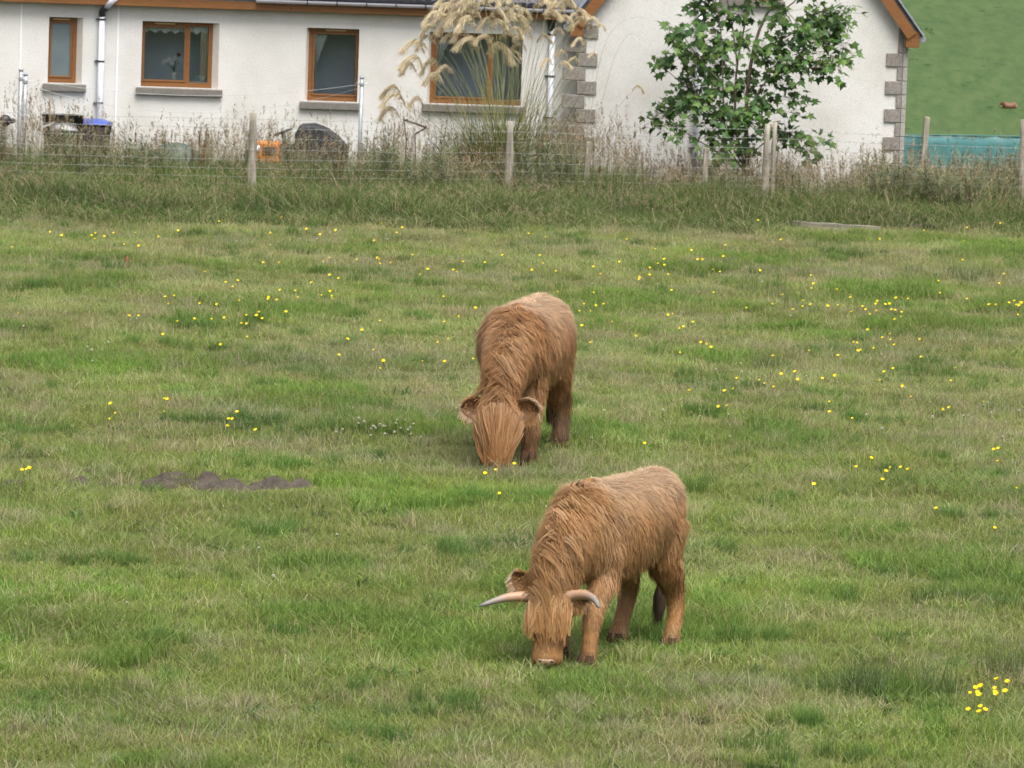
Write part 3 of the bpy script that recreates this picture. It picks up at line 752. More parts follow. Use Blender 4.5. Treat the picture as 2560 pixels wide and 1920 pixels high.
def stake(px, yt, yb, Y, w, label, mat='post'):
    p = at_y(px, yb, Y); p[2] = gz(p[0], p[1]); top = at_y(px, yt, Y)[2] - p[2]
    mb = MB(); mb.box((0, 0, top / 2 - 0.1), (w, w * 0.8, top + 0.2), taper=0.92); mb.box((0, 0, top - 0.001), (w * 0.90, w * 0.72, 0.012), taper=0.8)
    o = mb.build('wooden_stake', MT[mat], bevel=0.006); o.location = p; o.rotation_euler = (0.01, R(2.2), rng.uniform(0, 0.5))
    tag(o, label, 'stake', 'short wooden stakes in the weeds')
stake(1462, 355, 480, 83.6, 0.09, 'short grey wooden stake in the weeds right of the plumed grass')
stake(1757, 370, 470, 83.8, 0.09, 'short grey wooden stake in the weeds below the tree')
stake(2305, 292, 400, 93.4, 0.10, 'pale square stake holding up the teal netting')
def planks():
    def lay(a, b, h, t, mat, label, name='plank', z=0.0):
        A = ground_pt(*a); B = ground_pt(*b); c = (A + B) / 2; L = np.linalg.norm(B - A)
        mb = MB(); n = 8
        for i in range(n):
            pass
        V = []; F = []
        for i in range(n + 1):
            x = -L / 2 + L * i / n; j = 0.006 * math.sin(i * 2.1)
            V += [(x, -t / 2 + j, 0), (x, t / 2 + j, 0), (x, t / 2 + j, h + j), (x, -t / 2 + j, h + j * 0.6)]
        for i in range(n):
            a_ = 4 * i; b_ = a_ + 4
            for k in range(4): F.append((a_ + k, b_ + k, b_ + (k + 1) % 4, a_ + (k + 1) % 4))
        F += [(0, 1, 2, 3), (4 * n + 3, 4 * n + 2, 4 * n + 1, 4 * n)]
        mb.add(V, F); o = mb.build(name, MT[mat], bevel=0.004); o.location = (c[0], c[1], gz(c[0], c[1]) + z); o.rotation_euler = (0, 0, math.atan2(B[1] - A[1], B[0] - A[0]))
        tag(o, label, 'plank')
    lay((1965, 566), (2200, 582), 0.085, 0.05, 'plank', 'grey weathered plank lying in the grass below the fence', z=0.03)
    lay((2250, 572), (2415, 574), 0.10, 0.05, 'darkplank', 'dark short board standing on edge below the fence at right', z=0.0)
planks()
def clothes_pole(xt, yt, xb, Y, label, hook_z):
    top = at_y(xt, yt, Y); p = top.copy(); p[2] = gz(p[0], p[1])
    root = empty('clothes_pole', p); tag(root, label, 'clothes pole', 'galvanised clothes poles by the house')
    h = top[2] - p[2]
    mb = MB(); mb.tube([(0, 0, -0.1), (0, 0, h - 0.01)], 0.031, 12); mb.build('pole', MT['galv'], root, True)
    mb = MB(); mb.lathe([(0.034, -0.02), (0.036, 0.0), (0.03, 0.016), (0.01, 0.02)], (0, 0, h), 12); mb.build('cap', MT['slate_pale'], root, True)
    mb = MB(); mb.tube([(-0.08, 0, h - hook_z + 0.02), (-0.05, -0.02, h - hook_z), (0.05, -0.02, h - hook_z), (0.085, 0, h - hook_z + 0.02)], 0.008, 6); mb.build('hook', MT['galv'], root)
    mb = MB(); mb.lathe([(0.033, -0.02), (0.042, -0.02), (0.042, 0.02), (0.033, 0.02)], (0, 0, h - hook_z), 12); mb.build('collar', MT['galv'], root)
    return p + np.array([0, 0, h - hook_z])
hA = clothes_pole(53, 175, 45, 86.2, 'taller of two galvanised clothes poles at the left edge', 0.13)
hB = clothes_pole(64, 186, 58, 86.6, 'shorter of two galvanised clothes poles at the left edge', 0.11)
hC = clothes_pole(905, 194, 898, 86.4, 'lone galvanised clothes pole beside the single window', 0.10)
def line(a, b, sag, label):
    n = 24; c = a.copy(); pts = [a + (b - a) * t - c - np.array([0, 0, 4 * sag * t * (1 - t)]) for t in np.linspace(0, 1, n)]
    mb = MB(); mb.tube(pts, 0.0022, 5); o = mb.build('clothes_line', MT['galv']); o.location = c; tag(o, label, 'clothes line', 'clothes lines strung across the garden')
line(hA, hC, 0.22, 'upper thin clothes line sagging across the white wall'); line(hB + np.array([0, 0, -0.04]), hC + np.array([0, 0, -0.05]), 0.42, 'lower thin clothes line sagging across the white wall')

def wheelie(px, py_top, Y, lid_mat, label, lid_open):
    t = at_y(px, py_top, Y); p = t.copy(); p[2] = gz(p[0], p[1]); root = empty('wheelie_bin', p, R(4)); tag(root, label, 'bin', 'wheelie bins by the house')
    h = 1.02
    mb = MB(); w0, d0, w1, d1 = 0.24, 0.27, 0.285, 0.35
    rings = [(0.03, w0, d0), (0.5, (w0 + w1) / 2, (d0 + d1) / 2), (h - 0.08, w1, d1), (h - 0.075, w1 + 0.018, d1 + 0.018), (h, w1 + 0.018, d1 + 0.018), (h, w1 - 0.012, d1 - 0.012), (h - 0.3, w1 - 0.03, d1 - 0.03)]
    V = []; F = []
    for z, a, b in rings:
        ch = 0.05; V += [(-a + ch, -b, z), (a - ch, -b, z), (a, -b + ch, z), (a, b - ch, z), (a - ch, b, z), (-a + ch, b, z), (-a, b - ch, z), (-a, -b + ch, z)]
    for j in range(len(rings) - 1):
        for i in range(8): F.append((8 * j + i, 8 * j + (i + 1) % 8, 8 * j + 8 + (i + 1) % 8, 8 * j + 8 + i))
    F.append(tuple(range(7, -1, -1))); F.append(tuple(8 * (len(rings) - 1) + i for i in range(8)))
    mb.add(V, F); mb.build('bin_body', MT['binblack'], root, bevel=0.004)
    # lid: shallow dome hinged at the back
    V = []; F = []; nx, ny = 9, 7
    for j in range(ny):
        for i in range(nx):
            x = -0.31 + 0.62 * i / (nx - 1); y = -0.78 * (j / (ny - 1)); ed = min(1, 4 * min(i / (nx - 1), 1 - i / (nx - 1), (ny - 1 - j) / (ny - 1) * 0.8 + 0.05))
            V.append((x, y, 0.005 + 0.055 * min(1, ed)))
    for j in range(ny - 1):
        for i in range(nx - 1): a = j * nx + i; F.append((a, a + nx, a + nx + 1, a + 1))
    mb = MB(); mb.add(V, F); lid = mb.build('lid', lid_mat, root, True); so = lid.modifiers.new('solid', 'SOLIDIFY'); so.thickness = 0.018; so.offset = 1
    lid.location = (0, 0.39, h + 0.02); lid.rotation_euler = (-lid_open, 0, 0)
    mb = MB(); mb.tube([(-0.26, 0.41, h + 0.0), (0.26, 0.41, h + 0.0)], 0.018, 8); mb.build('hinge_bar', MT['binblack'], root)
    for s in (-1, 1):
        mb = MB(); mb.lathe([(0.03, -0.025), (0.1, -0.025), (0.1, 0.025), (0.03, 0.025)], (s * 0.235, 0.3, 0.10), 18, 'x'); mb.build('wheel', MT['black'], root)
    return root, p
rb, pb = wheelie(157, 305, 86.9, MT['binblack'], 'black wheelie bin with its lid propped open by a white bag', R(15))
mb = MB(); mb.box((0.02, -0.353, 0.62), (0.06, 0.006, 0.09)); mb.build('sticker', MT['bag'], rb)
wheelie(231, 311, 87.7, MT['blue'], 'dark wheelie bin with a bright blue lid beside the downpipe', 0.0)
def blob(name, c, rad, mat, label, cat, seed=1.0, amp=0.2, squash=1.0):
    V = []; F = []; n, m = 20, 12
    for j in range(m + 1):
        th = math.pi * j / m
        for i in range(n):
            a = 2 * math.pi * i / n; d = Vector((math.sin(th) * math.cos(a), math.sin(th) * math.sin(a), math.cos(th)))
            k = 1 + amp * mnoise.noise(d * 2.3 + Vector((seed, 0, 0))); V.append((d.x * rad[0] * k, d.y * rad[1] * k, d.z * rad[2] * k))
    for j in range(m):
        for i in range(n): F.append((j * n + i, j * n + n + i, j * n + n + (i + 1) % n, j * n + (i + 1) % n))
    mb = MB(); mb.add(V, F); o = mb.build(name, mat, None, True); o.location = c; tag(o, label, cat); return o
blob('rubbish_bag', (pb[0] + 0.02, pb[1] - 0.05, pb[2] + 1.04), (0.22, 0.24, 0.10), MT['bag'], 'white rubbish bag bulging under the open bin lid', 'bag', 2.0, 0.3)
def green_cover():
    t = at_y(440, 357, 86.0); p = t.copy(); p[2] = gz(p[0], p[1]); H = t[2] - p[2]
    V = []; F = []; n, m = 28, 10
    for j in range(m + 1):
        s = j / m
        for i in range(n):
            a = 2 * math.pi * i / n; r = math.sin(min(1, s * 1.05) * math.pi / 2) ** 0.8
            fold = 1 + 0.05 * math.sin(a * 7) * s
            V.append((0.47 * r * math.cos(a) * fold, 0.36 * r * math.sin(a) * fold, H * (1 - s ** 2.2) + 0.02 * mnoise.noise(Vector((a, s * 3, 1)))))
    for j in range(m):
        for i in range(n): F.append((j * n + i, j * n + n + i, j * n + n + (i + 1) % n, j * n + (i + 1) % n))
    mb = MB(); mb.add(V, F); o = mb.build('covered_heap', MT['tarp'], None, True); o.location = p; so = o.modifiers.new('solid', 'SOLIDIFY'); so.thickness = 0.01
    tag(o, 'rounded heap under a dull green tarpaulin behind the weeds', 'tarpaulin')
green_cover()
def tractor():
    Y = 86.0; p = at_y(735, 330, Y); s = 1.0; p[2] = gz(p[0], p[1])
    def L(px, py): q = at_y(px, py, Y); return q[0] - p[0], q[2] - p[2]
    root = empty('ride_on_mower', p); tag(root, 'orange ride-on mower with a black grass collector behind the weeds', 'mower')
    x0, z1 = L(641, 352); x1, _ = L(704, 352)
    mb = MB(); mb.box(((x0 + x1) / 2, 0, z1 - 0.16), (x1 - x0, 0.44, 0.32), taper=0.93); hood = mb.build('hood', MT['orange'], root, bevel=0.03)
    for k in range(4):
        mb = MB(); mb.span((x1 - 0.28, -0.232 + 0.002 * k, z1 - 0.10 - 0.035 * k), (x1 - 0.06, -0.2, z1 - 0.082 - 0.035 * k)); mb.build('louvre', MT['black'], hood)
    for yy in (-0.12, 0.12):
        mb = MB(); mb.lathe([(0.03, -0.03), (0.055, -0.03), (0.055, 0.03), (0.03, 0.04)], (x0 + 0.03, yy - 0.09, z1 - 0.11), 14, 'x'); mb.build('headlight', MT['lamp'], root, True)
    cx, cz = L(708, 330)
    mb = MB(); ring = [(cx + 0.15 * math.cos(a) * 0.9, 0.15 * math.sin(a), cz + 0.06 * math.cos(a)) for a in np.linspace(0, 2 * math.pi, 20)]; mb.tube(ring, 0.014, 6); mb.tube([(cx - 0.14, 0, cz - 0.05), (cx + 0.14, 0, cz + 0.05)], 0.012, 6)
    mb.tube([(cx, 0, cz), (cx + 0.06, 0, z1 - 0.25)], 0.03, 8); mb.build('steering_wheel', MT['black'], root, True)
    sx, sz = L(725, 370)
    mb = MB(); mb.box((sx, 0, sz), (0.34, 0.40, 0.10)); mb.box((sx + 0.2, 0, sz + 0.14), (0.09, 0.38, 0.32), Matrix.Rotation(0.2, 3, 'Y')); mb.build('seat', MT['blackcloth'], root, bevel=0.03)
    # collector: rounded black hood
    ax, az = L(742, 308); bx, bz = L(866, 352)
    prof = [(ax, az - 0.42), (ax - 0.01, az - 0.15), (ax + 0.05, az - 0.02), (ax + 0.28, az), (ax + 0.48, az - 0.07), (ax + 0.66, az - 0.2), (bx + 0.02, az - 0.34), (bx + 0.02, az - 0.62), (ax, az - 0.62)]
    V = [(x, -0.36, z) for x, z in prof] + [(x, 0.36, z) for x, z in prof]; k = len(prof)
    mb = MB(); mb.add(V, [tuple(range(k - 1, -1, -1)), tuple(range(k, 2 * k))] + [(i, (i + 1) % k, k + (i + 1) % k, k + i) for i in range(k)]); g = mb.build('grass_collector', MT['blackcloth'], root, bevel=0.04)
    for xx in (0.2, 0.45):
        mb = MB(); mb.span((ax + xx, -0.372, az - 0.55), (ax + xx + 0.03, -0.35, az - 0.16)); mb.build('rib', MT['binblack'], g)
    fx, fz = L(800, 395); mb = MB(); mb.box((fx, 0, fz), (0.5, 0.7, 0.08)); mb.build('fender', MT['orange'], root, bevel=0.02)
    for (wx, wr) in ((x0 + 0.2, 0.19), (fx, 0.24)):
        for yy in (-0.36, 0.36):
            mb = MB(); mb.lathe([(wr * 0.5, -0.08), (wr * 0.95, -0.08), (wr, -0.04), (wr, 0.04), (wr * 0.95, 0.08), (wr * 0.5, 0.08)], (wx, yy, wr), 22, 'y'); wl = mb.build('wheel', MT['black'], root, True)
            mb = MB(); mb.lathe([(wr * 0.2, -0.05), (wr * 0.5, -0.07), (wr * 0.5, 0.07), (wr * 0.2, 0.05)], (wx, yy, wr), 16, 'y'); mb.build('rim', MT['orange'], wl, True)
    mb = MB(); mb.box(((x0 + fx) / 2, 0, 0.3), (fx - x0 + 0.2, 0.5, 0.12)); mb.build('deck', MT['orange'], root, bevel=0.02)
tractor()
def trestle():
    Y = 85.6; p = at_y(1040, 330, Y); p[2] = gz(p[0], p[1])
    def L(px, py): q = at_y(px, py, Y); return (q[0] - p[0], 0, q[2] - p[2])
    root = empty('steel_trestle', p); tag(root, 'rusty bent steel frame poking out of weeds left of the plumes', 'frame')
    a, b = L(1010, 299), L(1066, 319); c, d = L(1038, 335), L(1016, 352)
    mb = MB(); mb.tube([a, b], 0.014, 8); mb.build('bar', MT['rust'], root, True)
    mb = MB(); mb.tube([b, c], 0.014, 8); mb.build('strut', MT['rust'], root, True)
    mb = MB(); mb.tube([a, d, (d[0] - 0.02, 0.1, -0.05)], 0.009, 8); mb.build('leg', MT['rust'], root, True)
    mb = MB(); mb.tube([(c[0], 0, c[2]), (c[0] + 0.05, 0.25, -0.05)], 0.008, 8); mb.build('leg', MT['rust'], root, True)
trestle()
def netting():
    Y = 93.6; pts = [(2240, 338), (2400, 338), (2560, 342), (2800, 352)]
    P = [at_y(x, y, Y) for x, y in pts]; b = P[0].copy(); b[2] = gz(b[0], b[1])
    root = empty('windbreak_netting', b); tag(root, 'teal windbreak netting strung behind the right end of the house', 'netting')
    V = []; F = []; n = 60; m = 8
    for i in range(n + 1):
        t = i / n * (len(P) - 1); k = min(int(t), len(P) - 2); q = P[k] + (P[k + 1] - P[k]) * (t - k)
        for j in range(m + 1):
            z = (q[2] - 0.02 * abs(math.sin(i * 0.5))) * j / m; z -= b[2] * j / m; V.append((q[0] - b[0], 0.008 * math.sin(i * 0.9 + j * 0.3) + 0.01 * math.sin(i * 0.35), z))
    for i in range(n):
        for j in range(m): a = i * (m + 1) + j; F.append((a, a + m + 1, a + m + 2, a + 1))
    mb = MB(); mb.add(V, F); o = mb.build('net', MT['teal'], root, True); so = o.modifiers.new('solid', 'SOLIDIFY'); so.thickness = 0.006
    mb = MB(); mb.tube([(q[0] - b[0], -0.01, q[2] - b[2] + 0.005) for q in P], 0.01, 6); mb.build('top_rope', MT['teal'], root)
    for q in (P[0], P[2], P[3]):
        mb = MB(); mb.tube([(q[0] - b[0], 0.06, -0.2), (q[0] - b[0], 0.06, q[2] - b[2] - 0.03)], 0.035, 8); mb.build('post', MT['post'], root)
netting()

# ------------------------------------------------------------------ the young sycamore
def leaf_mesh(seed):
    r = random.Random(seed)
    lobes = [(-150, 0.30), (-120, 0.52), (-100, 0.34), (-62, 0.72), (-38, 0.42), (0, 0.98), (38, 0.42), (62, 0.72), (100, 0.34), (120, 0.52), (150, 0.30)]
    V = [(0.0, 0.05, 0.03)]; 
    for a, l in lobes:
        l *= r.uniform(0.9, 1.1); a = R(a + r.uniform(-5, 5)); x = math.sin(a) * l * 0.62; y = 0.3 + math.cos(a) * l * 0.62
        V.append((x, y, -0.10 * abs(x) - 0.10 * y * y + r.uniform(-0.02, 0.02)))
    V[0] = (0, 0.3, 0.02)
    F = [(0, i, i + 1) for i in range(1, len(lobes))] + [(0, len(lobes), 1)]
    return np.array(V), F
LEAFCOL = [(0.050, 0.115, 0.026), (0.066, 0.138, 0.030), (0.086, 0.162, 0.034), (0.115, 0.19, 0.042), (0.038, 0.092, 0.025)]
def sycamore():
    TY = 86.0; base = at_y(1866, 430, TY); base[2] = gz(base[0], base[1])
    root = empty('sycamore_sapling', base); tag(root, 'young multi-stemmed sycamore with broad lobed leaves in front of the gable', 'tree')
    def L(px, py, dy=0.0): q = at_y(px, py, TY + dy); return np.array([q[0] - base[0], q[1] - base[1], q[2] - base[2]])
    stems = [([(1868, 440, 0), (1866, 350, 0), (1866, 262, 0), (1880, 140, -.05), (1906, 55, -.1), (1936, 0, -.1), (1960, -120, -.1), (1970, -330, 0)], 0.034, 'trunk'),
             ([(1864, 420, 0), (1840, 330, .1), (1838, 250, .15), (1843, 160, .2), (1862, 60, .25), (1872, -60, .3), (1860, -260, .35)], 0.022, 'limb'),
             ([(1862, 420, 0), (1815, 330, -.1), (1808, 250, -.2), (1806, 150, -.25), (1800, 60, -.3), (1788, 0, -.3), (1770, -120, -.3)], 0.017, 'limb'),
             ([(1862, 430, 0), (1770, 300, .2), (1735, 225, .25), (1690, 195, .3), (1655, 165, .3)], 0.013, 'limb'),
             ([(1868, 300, 0), (1905, 215, -.2), (1965, 175, -.3), (2030, 170, -.35), (2095, 165, -.4)], 0.014, 'limb'),
             ([(1880, 140, 0), (1960, 95, .2), (2040, 55, .3), (2100, 45, .35)], 0.014, 'limb'),
             ([(1806, 210, -.2), (1755, 155, -.3), (1715, 100, -.35), (1700, 75, -.35)], 0.012, 'limb'),
             ([(1868, 400, 0), (1920, 350, .1), (1985, 330, .2), (2035, 360, .25)], 0.011, 'limb'),
             ([(1862, 420, 0), (1760, 360, -.2), (1690, 320, -.25), (1630, 310, -.3)], 0.011, 'limb'),
             ([(1843, 160, .2), (1830, 60, .3), (1815, -20, .35), (1800, -160, .4)], 0.012, 'limb'),
             ([(1906, 55, -.1), (1990, 0, -.2), (2040, -90, -.25), (2060, -230, -.2)], 0.013, 'limb')]
    allp = []
    for pts, r, nm in stems:
        S = spline([L(*p) for p in pts], 14); allp.append(S)
        mb = MB(); mb.tube(S, [r * (1.15 - 0.85 * i / 13) for i in range(14)], 8); mb.build(nm, MT['bark'], root, True)
    S_all = np.concatenate(allp)
    cl = [(1690, 85, 1), (1660, 155, .7), (1722, 130, 1), (1765, 75, .8), (1790, 110, 1), (1805, 160, 1), (1740, 190, .8), (1700, 250, .9), (1668, 285, .8), (1755, 255, 1), (1800, 285, 1), (1835, 225, 1), (1795, 215, .9), (1870, 195, .7),
          (1905, 255, .8), (1945, 205, .8), (1985, 245, .7), (1965, 160, 1), (2010, 145, 1), (2055, 160, 1), (2095, 150, .9), (2110, 115, .45), (2090, 55, 1), (2050, 35, 1), (2005, 65, 1), (1960, 110, .9), (1900, 115, .8), (1850, 35, .8), (1795, 35, .8),
          (1950, 35, .9), (2105, 30, .7), (2075, 85, .9), (1640, 300, .7), (1700, 320, .7), (1830, 320, 1), (1775, 330, .9), (1900, 320, .9), (1960, 330, .9), (2010, 345, .8), (2040, 370, .6), (1860, 290, .8), (1870, 270, .6), (1750, 15, .8), (1770, 145, .8), (1850, 100, .7), (2030, 100, .9), (1720, 215, .6), (1925, 160, .6), (1985, 280, .45), (1860, 365, .8), (1800, 375, .8)]
    cl += [(rng.uniform(1740, 2110), rng.uniform(-420, -15), 1.0) for _ in range(34)]
    leaves = []; tw = MB()
    for (px, py, dn) in cl:
        c = L(px, py, rng.uniform(-0.55, 0.5)); d = np.linalg.norm(S_all - c, axis=1) + 0.6 * np.maximum(0, S_all[:, 2] - c[2]); a = S_all[int(np.argmin(d))]
        sp = spline([a, (a + c) / 2 + np.array([0, 0, -0.03]), c], 6); tw.tube(sp, [0.007, 0.006, 0.0055, 0.005, 0.004, 0.003], 5)
        for k in range(int(46 * dn) + 1):
            q = c + rng.normal(0, 1, 3) * np.array([0.115, 0.13, 0.095]); dirv = (q - a); dirv[2] -= 0.25; dirv += rng.normal(0, 0.25, 3); leaves.append((q, dirv / np.linalg.norm(dirv), rng.uniform(0.13, 0.215)))
            tw.tube([c + (q - c) * 0.15, q], [0.002, 0.0015], 4)
    tw.build('twigs', MT['bark'], root)
    # crown: 300 nearest leaves stand alone, the rest is one mass
    leaves.sort(key=lambda l: l[0][1] + (3 if l[0][2] > 2.75 else 0))
    meshes = []
    for k in range(10):
        V, F = leaf_mesh(k); me = bpy.data.meshes.new('leaf'); me.from_pydata([tuple(v) for v in V], [], F)
        c = np.array(LEAFCOL[k % 5]) * rng.uniform(0.85, 1.15); set_cols(me, np.repeat(c[None], len(V), 0) * rng.uniform(0.85, 1.15, (len(V), 1))); me.materials.append(MT['leaf']); meshes.append(me)
    def mat_of(d, q, s):
        y = Vector(d); up = Vector((rng.normal(0, 0.5), -0.8 + rng.normal(0, 0.5), 1)); x = y.cross(up).normalized(); z = x.cross(y)
        m = Matrix((x, y, z)).transposed().to_4x4(); return Matrix.Translation(Vector(q)) @ m @ Matrix.Scale(s, 4)
    mass = []
    Vb = []; Fb = []; Cb = []
    for k, (q, d, s) in enumerate(leaves[300:]):
        V, F = leaf_mesh(k % 37); m = mat_of(d, q, s); o = len(Vb); c = np.array(LEAFCOL[rng.integers(0, 5)]) * rng.uniform(0.85, 1.15)
        for v in V: Vb.append(tuple(m @ Vector(v))); Cb.append(c)
        Fb += [(a + o, b + o, e + o) for a, b, e in F]
    me = fastmesh('crown', Vb, np.array(Fb), np.array(Cb)); me.materials.append(MT['leaf']); crown = obj('crown', me, root); crown['kind'] = 'stuff'
    for k, (q, d, s) in enumerate(leaves[:300]):
        o = obj('leaf', meshes[k % 10], root); o.matrix_local = mat_of(d, q, s)
sycamore()

# ------------------------------------------------------------------ plumed grass (tall tussock with drooping plumes)
PLC = np.array([(0.64, 0.55, 0.38), (0.72, 0.63, 0.46), (0.57, 0.48, 0.31), (0.78, 0.70, 0.54)])
def plume_mesh(seed):
    n = 460; k = 5
    t = rng.uniform(0, 1, n)
    def rach(t): return np.stack([0.62 * t ** 1.3, 0 * t, 0.50 * np.sin(t * 2.2) - 0.34 * t ** 3], -1)
    P = np.zeros((n, k, 3)); s = np.linspace(0, 1, k); b = rach(t); e = rach(np.minimum(1.0, t + 0.16)); dirv = e - b
    ln = (0.25 * (1 - 0.45 * t)) * rng.uniform(0.6, 1.2, n); out = rng.normal(0, 0.07, (n, 3)); out[:, 2] *= 0.5
    for i, si in enumerate(s):
        P[:, i] = b + dirv * (si * 1.3) + out * si + np.array([0.25, 0, -0.75]) * (ln * si ** 1.5)[:, None]
    sa = rng.uniform(0, 2 * math.pi, n); side = np.stack([np.cos(sa), np.sin(sa), 0.2 * np.cos(sa)], 1)
    w = 0.0075 * (1 - 0.6 * s)[None] * rng.uniform(0.6, 1.3, n)[:, None]
    c0 = PLC[rng.integers(0, 4, n)] * rng.uniform(0.8, 1.2, (n, 1)); c = lerp_cols(c0 * 0.85, c0 * 1.15, s)
    V, F, C = ribbons(P, side, w, c); me = fastmesh('plume', V, F, C); me.materials.append(MT['plume']); return me
PLUMES = [(560, 60, -1, 150), (690, 70, -1, 140), (655, 110, -1, 150), (545, 130, -1, 150), (740, 20, -1, 120), (745, 45, 1, 110), (722, 140, -1, 150), (445, 180, -1, 140), (405, 262, -1, 130), (592, 240, -1, 170), (685, 212, -1, 150), (775, 222, 1, 120),
          (835, 205, -1, 120), (885, 205, 1, 150), (930, 185, 1, 130), (905, 262, 1, 110), (705, 385, -1, 150), (748, 430, 1, 190), (300, 405, -1, 150), (325, 375, -1, 90), (290, 525, -1, 160), (440, 532, -1, 150), (240, 545, -1, 130), (520, 555, -1, 120), (440, 625, -1, 130),
          (1100, 300, -1, 110), (1130, 322, 1, 100), (1055, 390, -1, 100), (925, 420, 1, 80), (965, 45, -1, 110), (1015, 25, -1, 100), (885, 15, -1, 90), (1060, 20, 1, 110), (1100, 80, 1, 150), (1150, 20, 1, 120), (1230, 30, 1, 130), (1340, 85, -1, 120), (1290, 60, 1, 130), (1400, 140, 1, 110),
          (1440, 130, -1, 60), (1545, 235, -1, 150), (1575, 215, 1, 60), (1490, 340, -1, 90), (1360, 420, -1, 80), (1450, 480, -1, 80), (1250, 490, -1, 90), (1290, 510, 1, 80), (1568, 430, -1, 60), (130, 740, -1, 150), (160, 795, -1, 160), (120, 880, -1, 140), (290, 790, -1, 110), (480, 90, -1, 110), (610, 175, -1, 140), (500, 200, -1, 130), (780, 130, 1, 110), (620, 30, -1, 120), (800, 70, -1, 120), (850, 110, 1, 110), (640, 290, -1, 120), (560, 320, -1, 110), (850, 300, 1, 110), (800, 330, -1, 110), (970, 130, 1, 110), (1030, 110, -1, 100), (1190, 150, 1, 110), (1280, 170, 1, 100), (1420, 60, -1, 100), (380, 330, -1, 110), (1500, 180, 1, 90), (1330, 260, -1, 80)]
def pampas():
    PY = 85.6; base = at_y(1262, 440, PY); base[2] = gz(base[0], base[1])
    root = empty('plumed_grass', base); tag(root, 'tall tussock grass with drooping straw-coloured plumes before the window', 'grass plant')
    meshes = [plume_mesh(k) for k in range(7)]
    def L(px, py, dy=0.0): q = at_y(px, py, PY + dy); return np.array([q[0] - base[0], q[1] - base[1], q[2] - base[2]])
    sc_ = 1 / 2.9625
    extra = [(1580, 228, 1, 30)]
    def add_stem(tip, bx, r=0.0045, arch=0.25, cap=True):
        b = np.array([bx, rng.uniform(-0.25, 0.25), -0.02]); mid = b * 0.5 + tip * 0.5; mid[2] = tip[2] * 0.60; mid[0] = b[0] + (tip[0] - b[0]) * (0.5 - arch * 0.6)
        S = spline([b, mid, tip], 9); mb = MB(); mb.tube(S, [r * (1.2 - 0.6 * i / 8) for i in range(9)], 5); mb.build('stem', MT['stemg'], root, True)
    k = 0
    for (cx, cy, d, ln) in PLUMES:
        tip = L(960 + cx * sc_, cy * sc_, rng.uniform(-0.5, 0.4)); add_stem(tip, 0.35 * np.clip(tip[0], -1, 1) * 0.5 + rng.uniform(-0.15, 0.2))
        o = obj('plume', meshes[k % 7], root); k += 1
        s = ln * sc_ / 160.0 * 1.7; o.location = tip; o.scale = (s, s, s); o.rotation_euler = (0, rng.uniform(-0.15, 0.15), (0 if d > 0 else math.pi) + rng.uniform(-0.7, 0.7))
    # outlying thin stalks arching to the right
    def arc(pts, r): 
        S = spline([L(x, y, 0.1) for x, y in pts], 12); mb = MB(); mb.tube(S, [r * (1.2 - 0.7 * i / 11) for i in range(12)], 5); mb.build('stem', MT['stemd'], root, True)
    arc([(1440, 420), (1468, 330), (1500, 150), (1535, 70), (1590, 42), (1640, 55)], 0.004)
    arc([(1445, 420), (1490, 310), (1530, 160), (1562, 95), (1580, 84), (1597, 92)], 0.0035)
    arc([(1440, 420), (1475, 250), (1490, 90), (1510, 40), (1535, 33)], 0.003)
    arc([(1470, 440), (1510, 330), (1550, 262), (1580, 231)], 0.004)
    o = obj('plume', meshes[0], root); o.location = L(1580, 230, 0.1); o.scale = (0.28,) * 3; o.rotation_euler = (0, 0, 0.2)
    # basal leaves
    n = 1700; kk = 6; s = np.linspace(0, 1, kk); a = rng.uniform(0, 2 * math.pi, n); ln = rng.uniform(0.7, 2.5, n); el = rng.uniform(1.05, 1.5, n)
    P = np.zeros((n, kk, 3)); rr = ln[:, None] * np.cos(el)[:, None] * s + 0.25 * ln[:, None] * s ** 2.5 * rng.uniform(0, 1.6, n)[:, None]
    b0 = rng.normal(0, 0.24, (n, 2)); P[..., 0] = b0[:, 0:1] + np.cos(a)[:, None] * rr; P[..., 1] = b0[:, 1:2] + np.sin(a)[:, None] * rr
    P[..., 2] = ln[:, None] * np.sin(el)[:, None] * (s - 0.35 * s ** 3 * rng.uniform(0, 1.6, n)[:, None])
    side = np.stack([-np.sin(a), np.cos(a), 0.3 * np.cos(a * 3)], 1); w = 0.007 * (1 - 0.8 * s)[None] * rng.uniform(0.6, 1.3, n)[:, None]
    cc = np.array([(0.13, 0.165, 0.06), (0.10, 0.14, 0.045), (0.26, 0.22, 0.10), (0.34, 0.28, 0.15)])[rng.choice(4, n, p=[.4, .3, .18, .12])]
    V, F, C = ribbons(P, side, w, lerp_cols(cc, cc * 1.1, s)); me = fastmesh('foliage', V, F, C); me.materials.append(MT['weed']); o = obj('foliage', me, root); o['kind'] = 'stuff'
MT['stemg'] = mat_plain('green_straw_stem', (0.24, 0.25, 0.10), 0.6, 0.25, 4); MT['stemd'] = mat_plain('grey_straw_stem', (0.34, 0.31, 0.25), 0.6, 0.2, 4)
pampas()

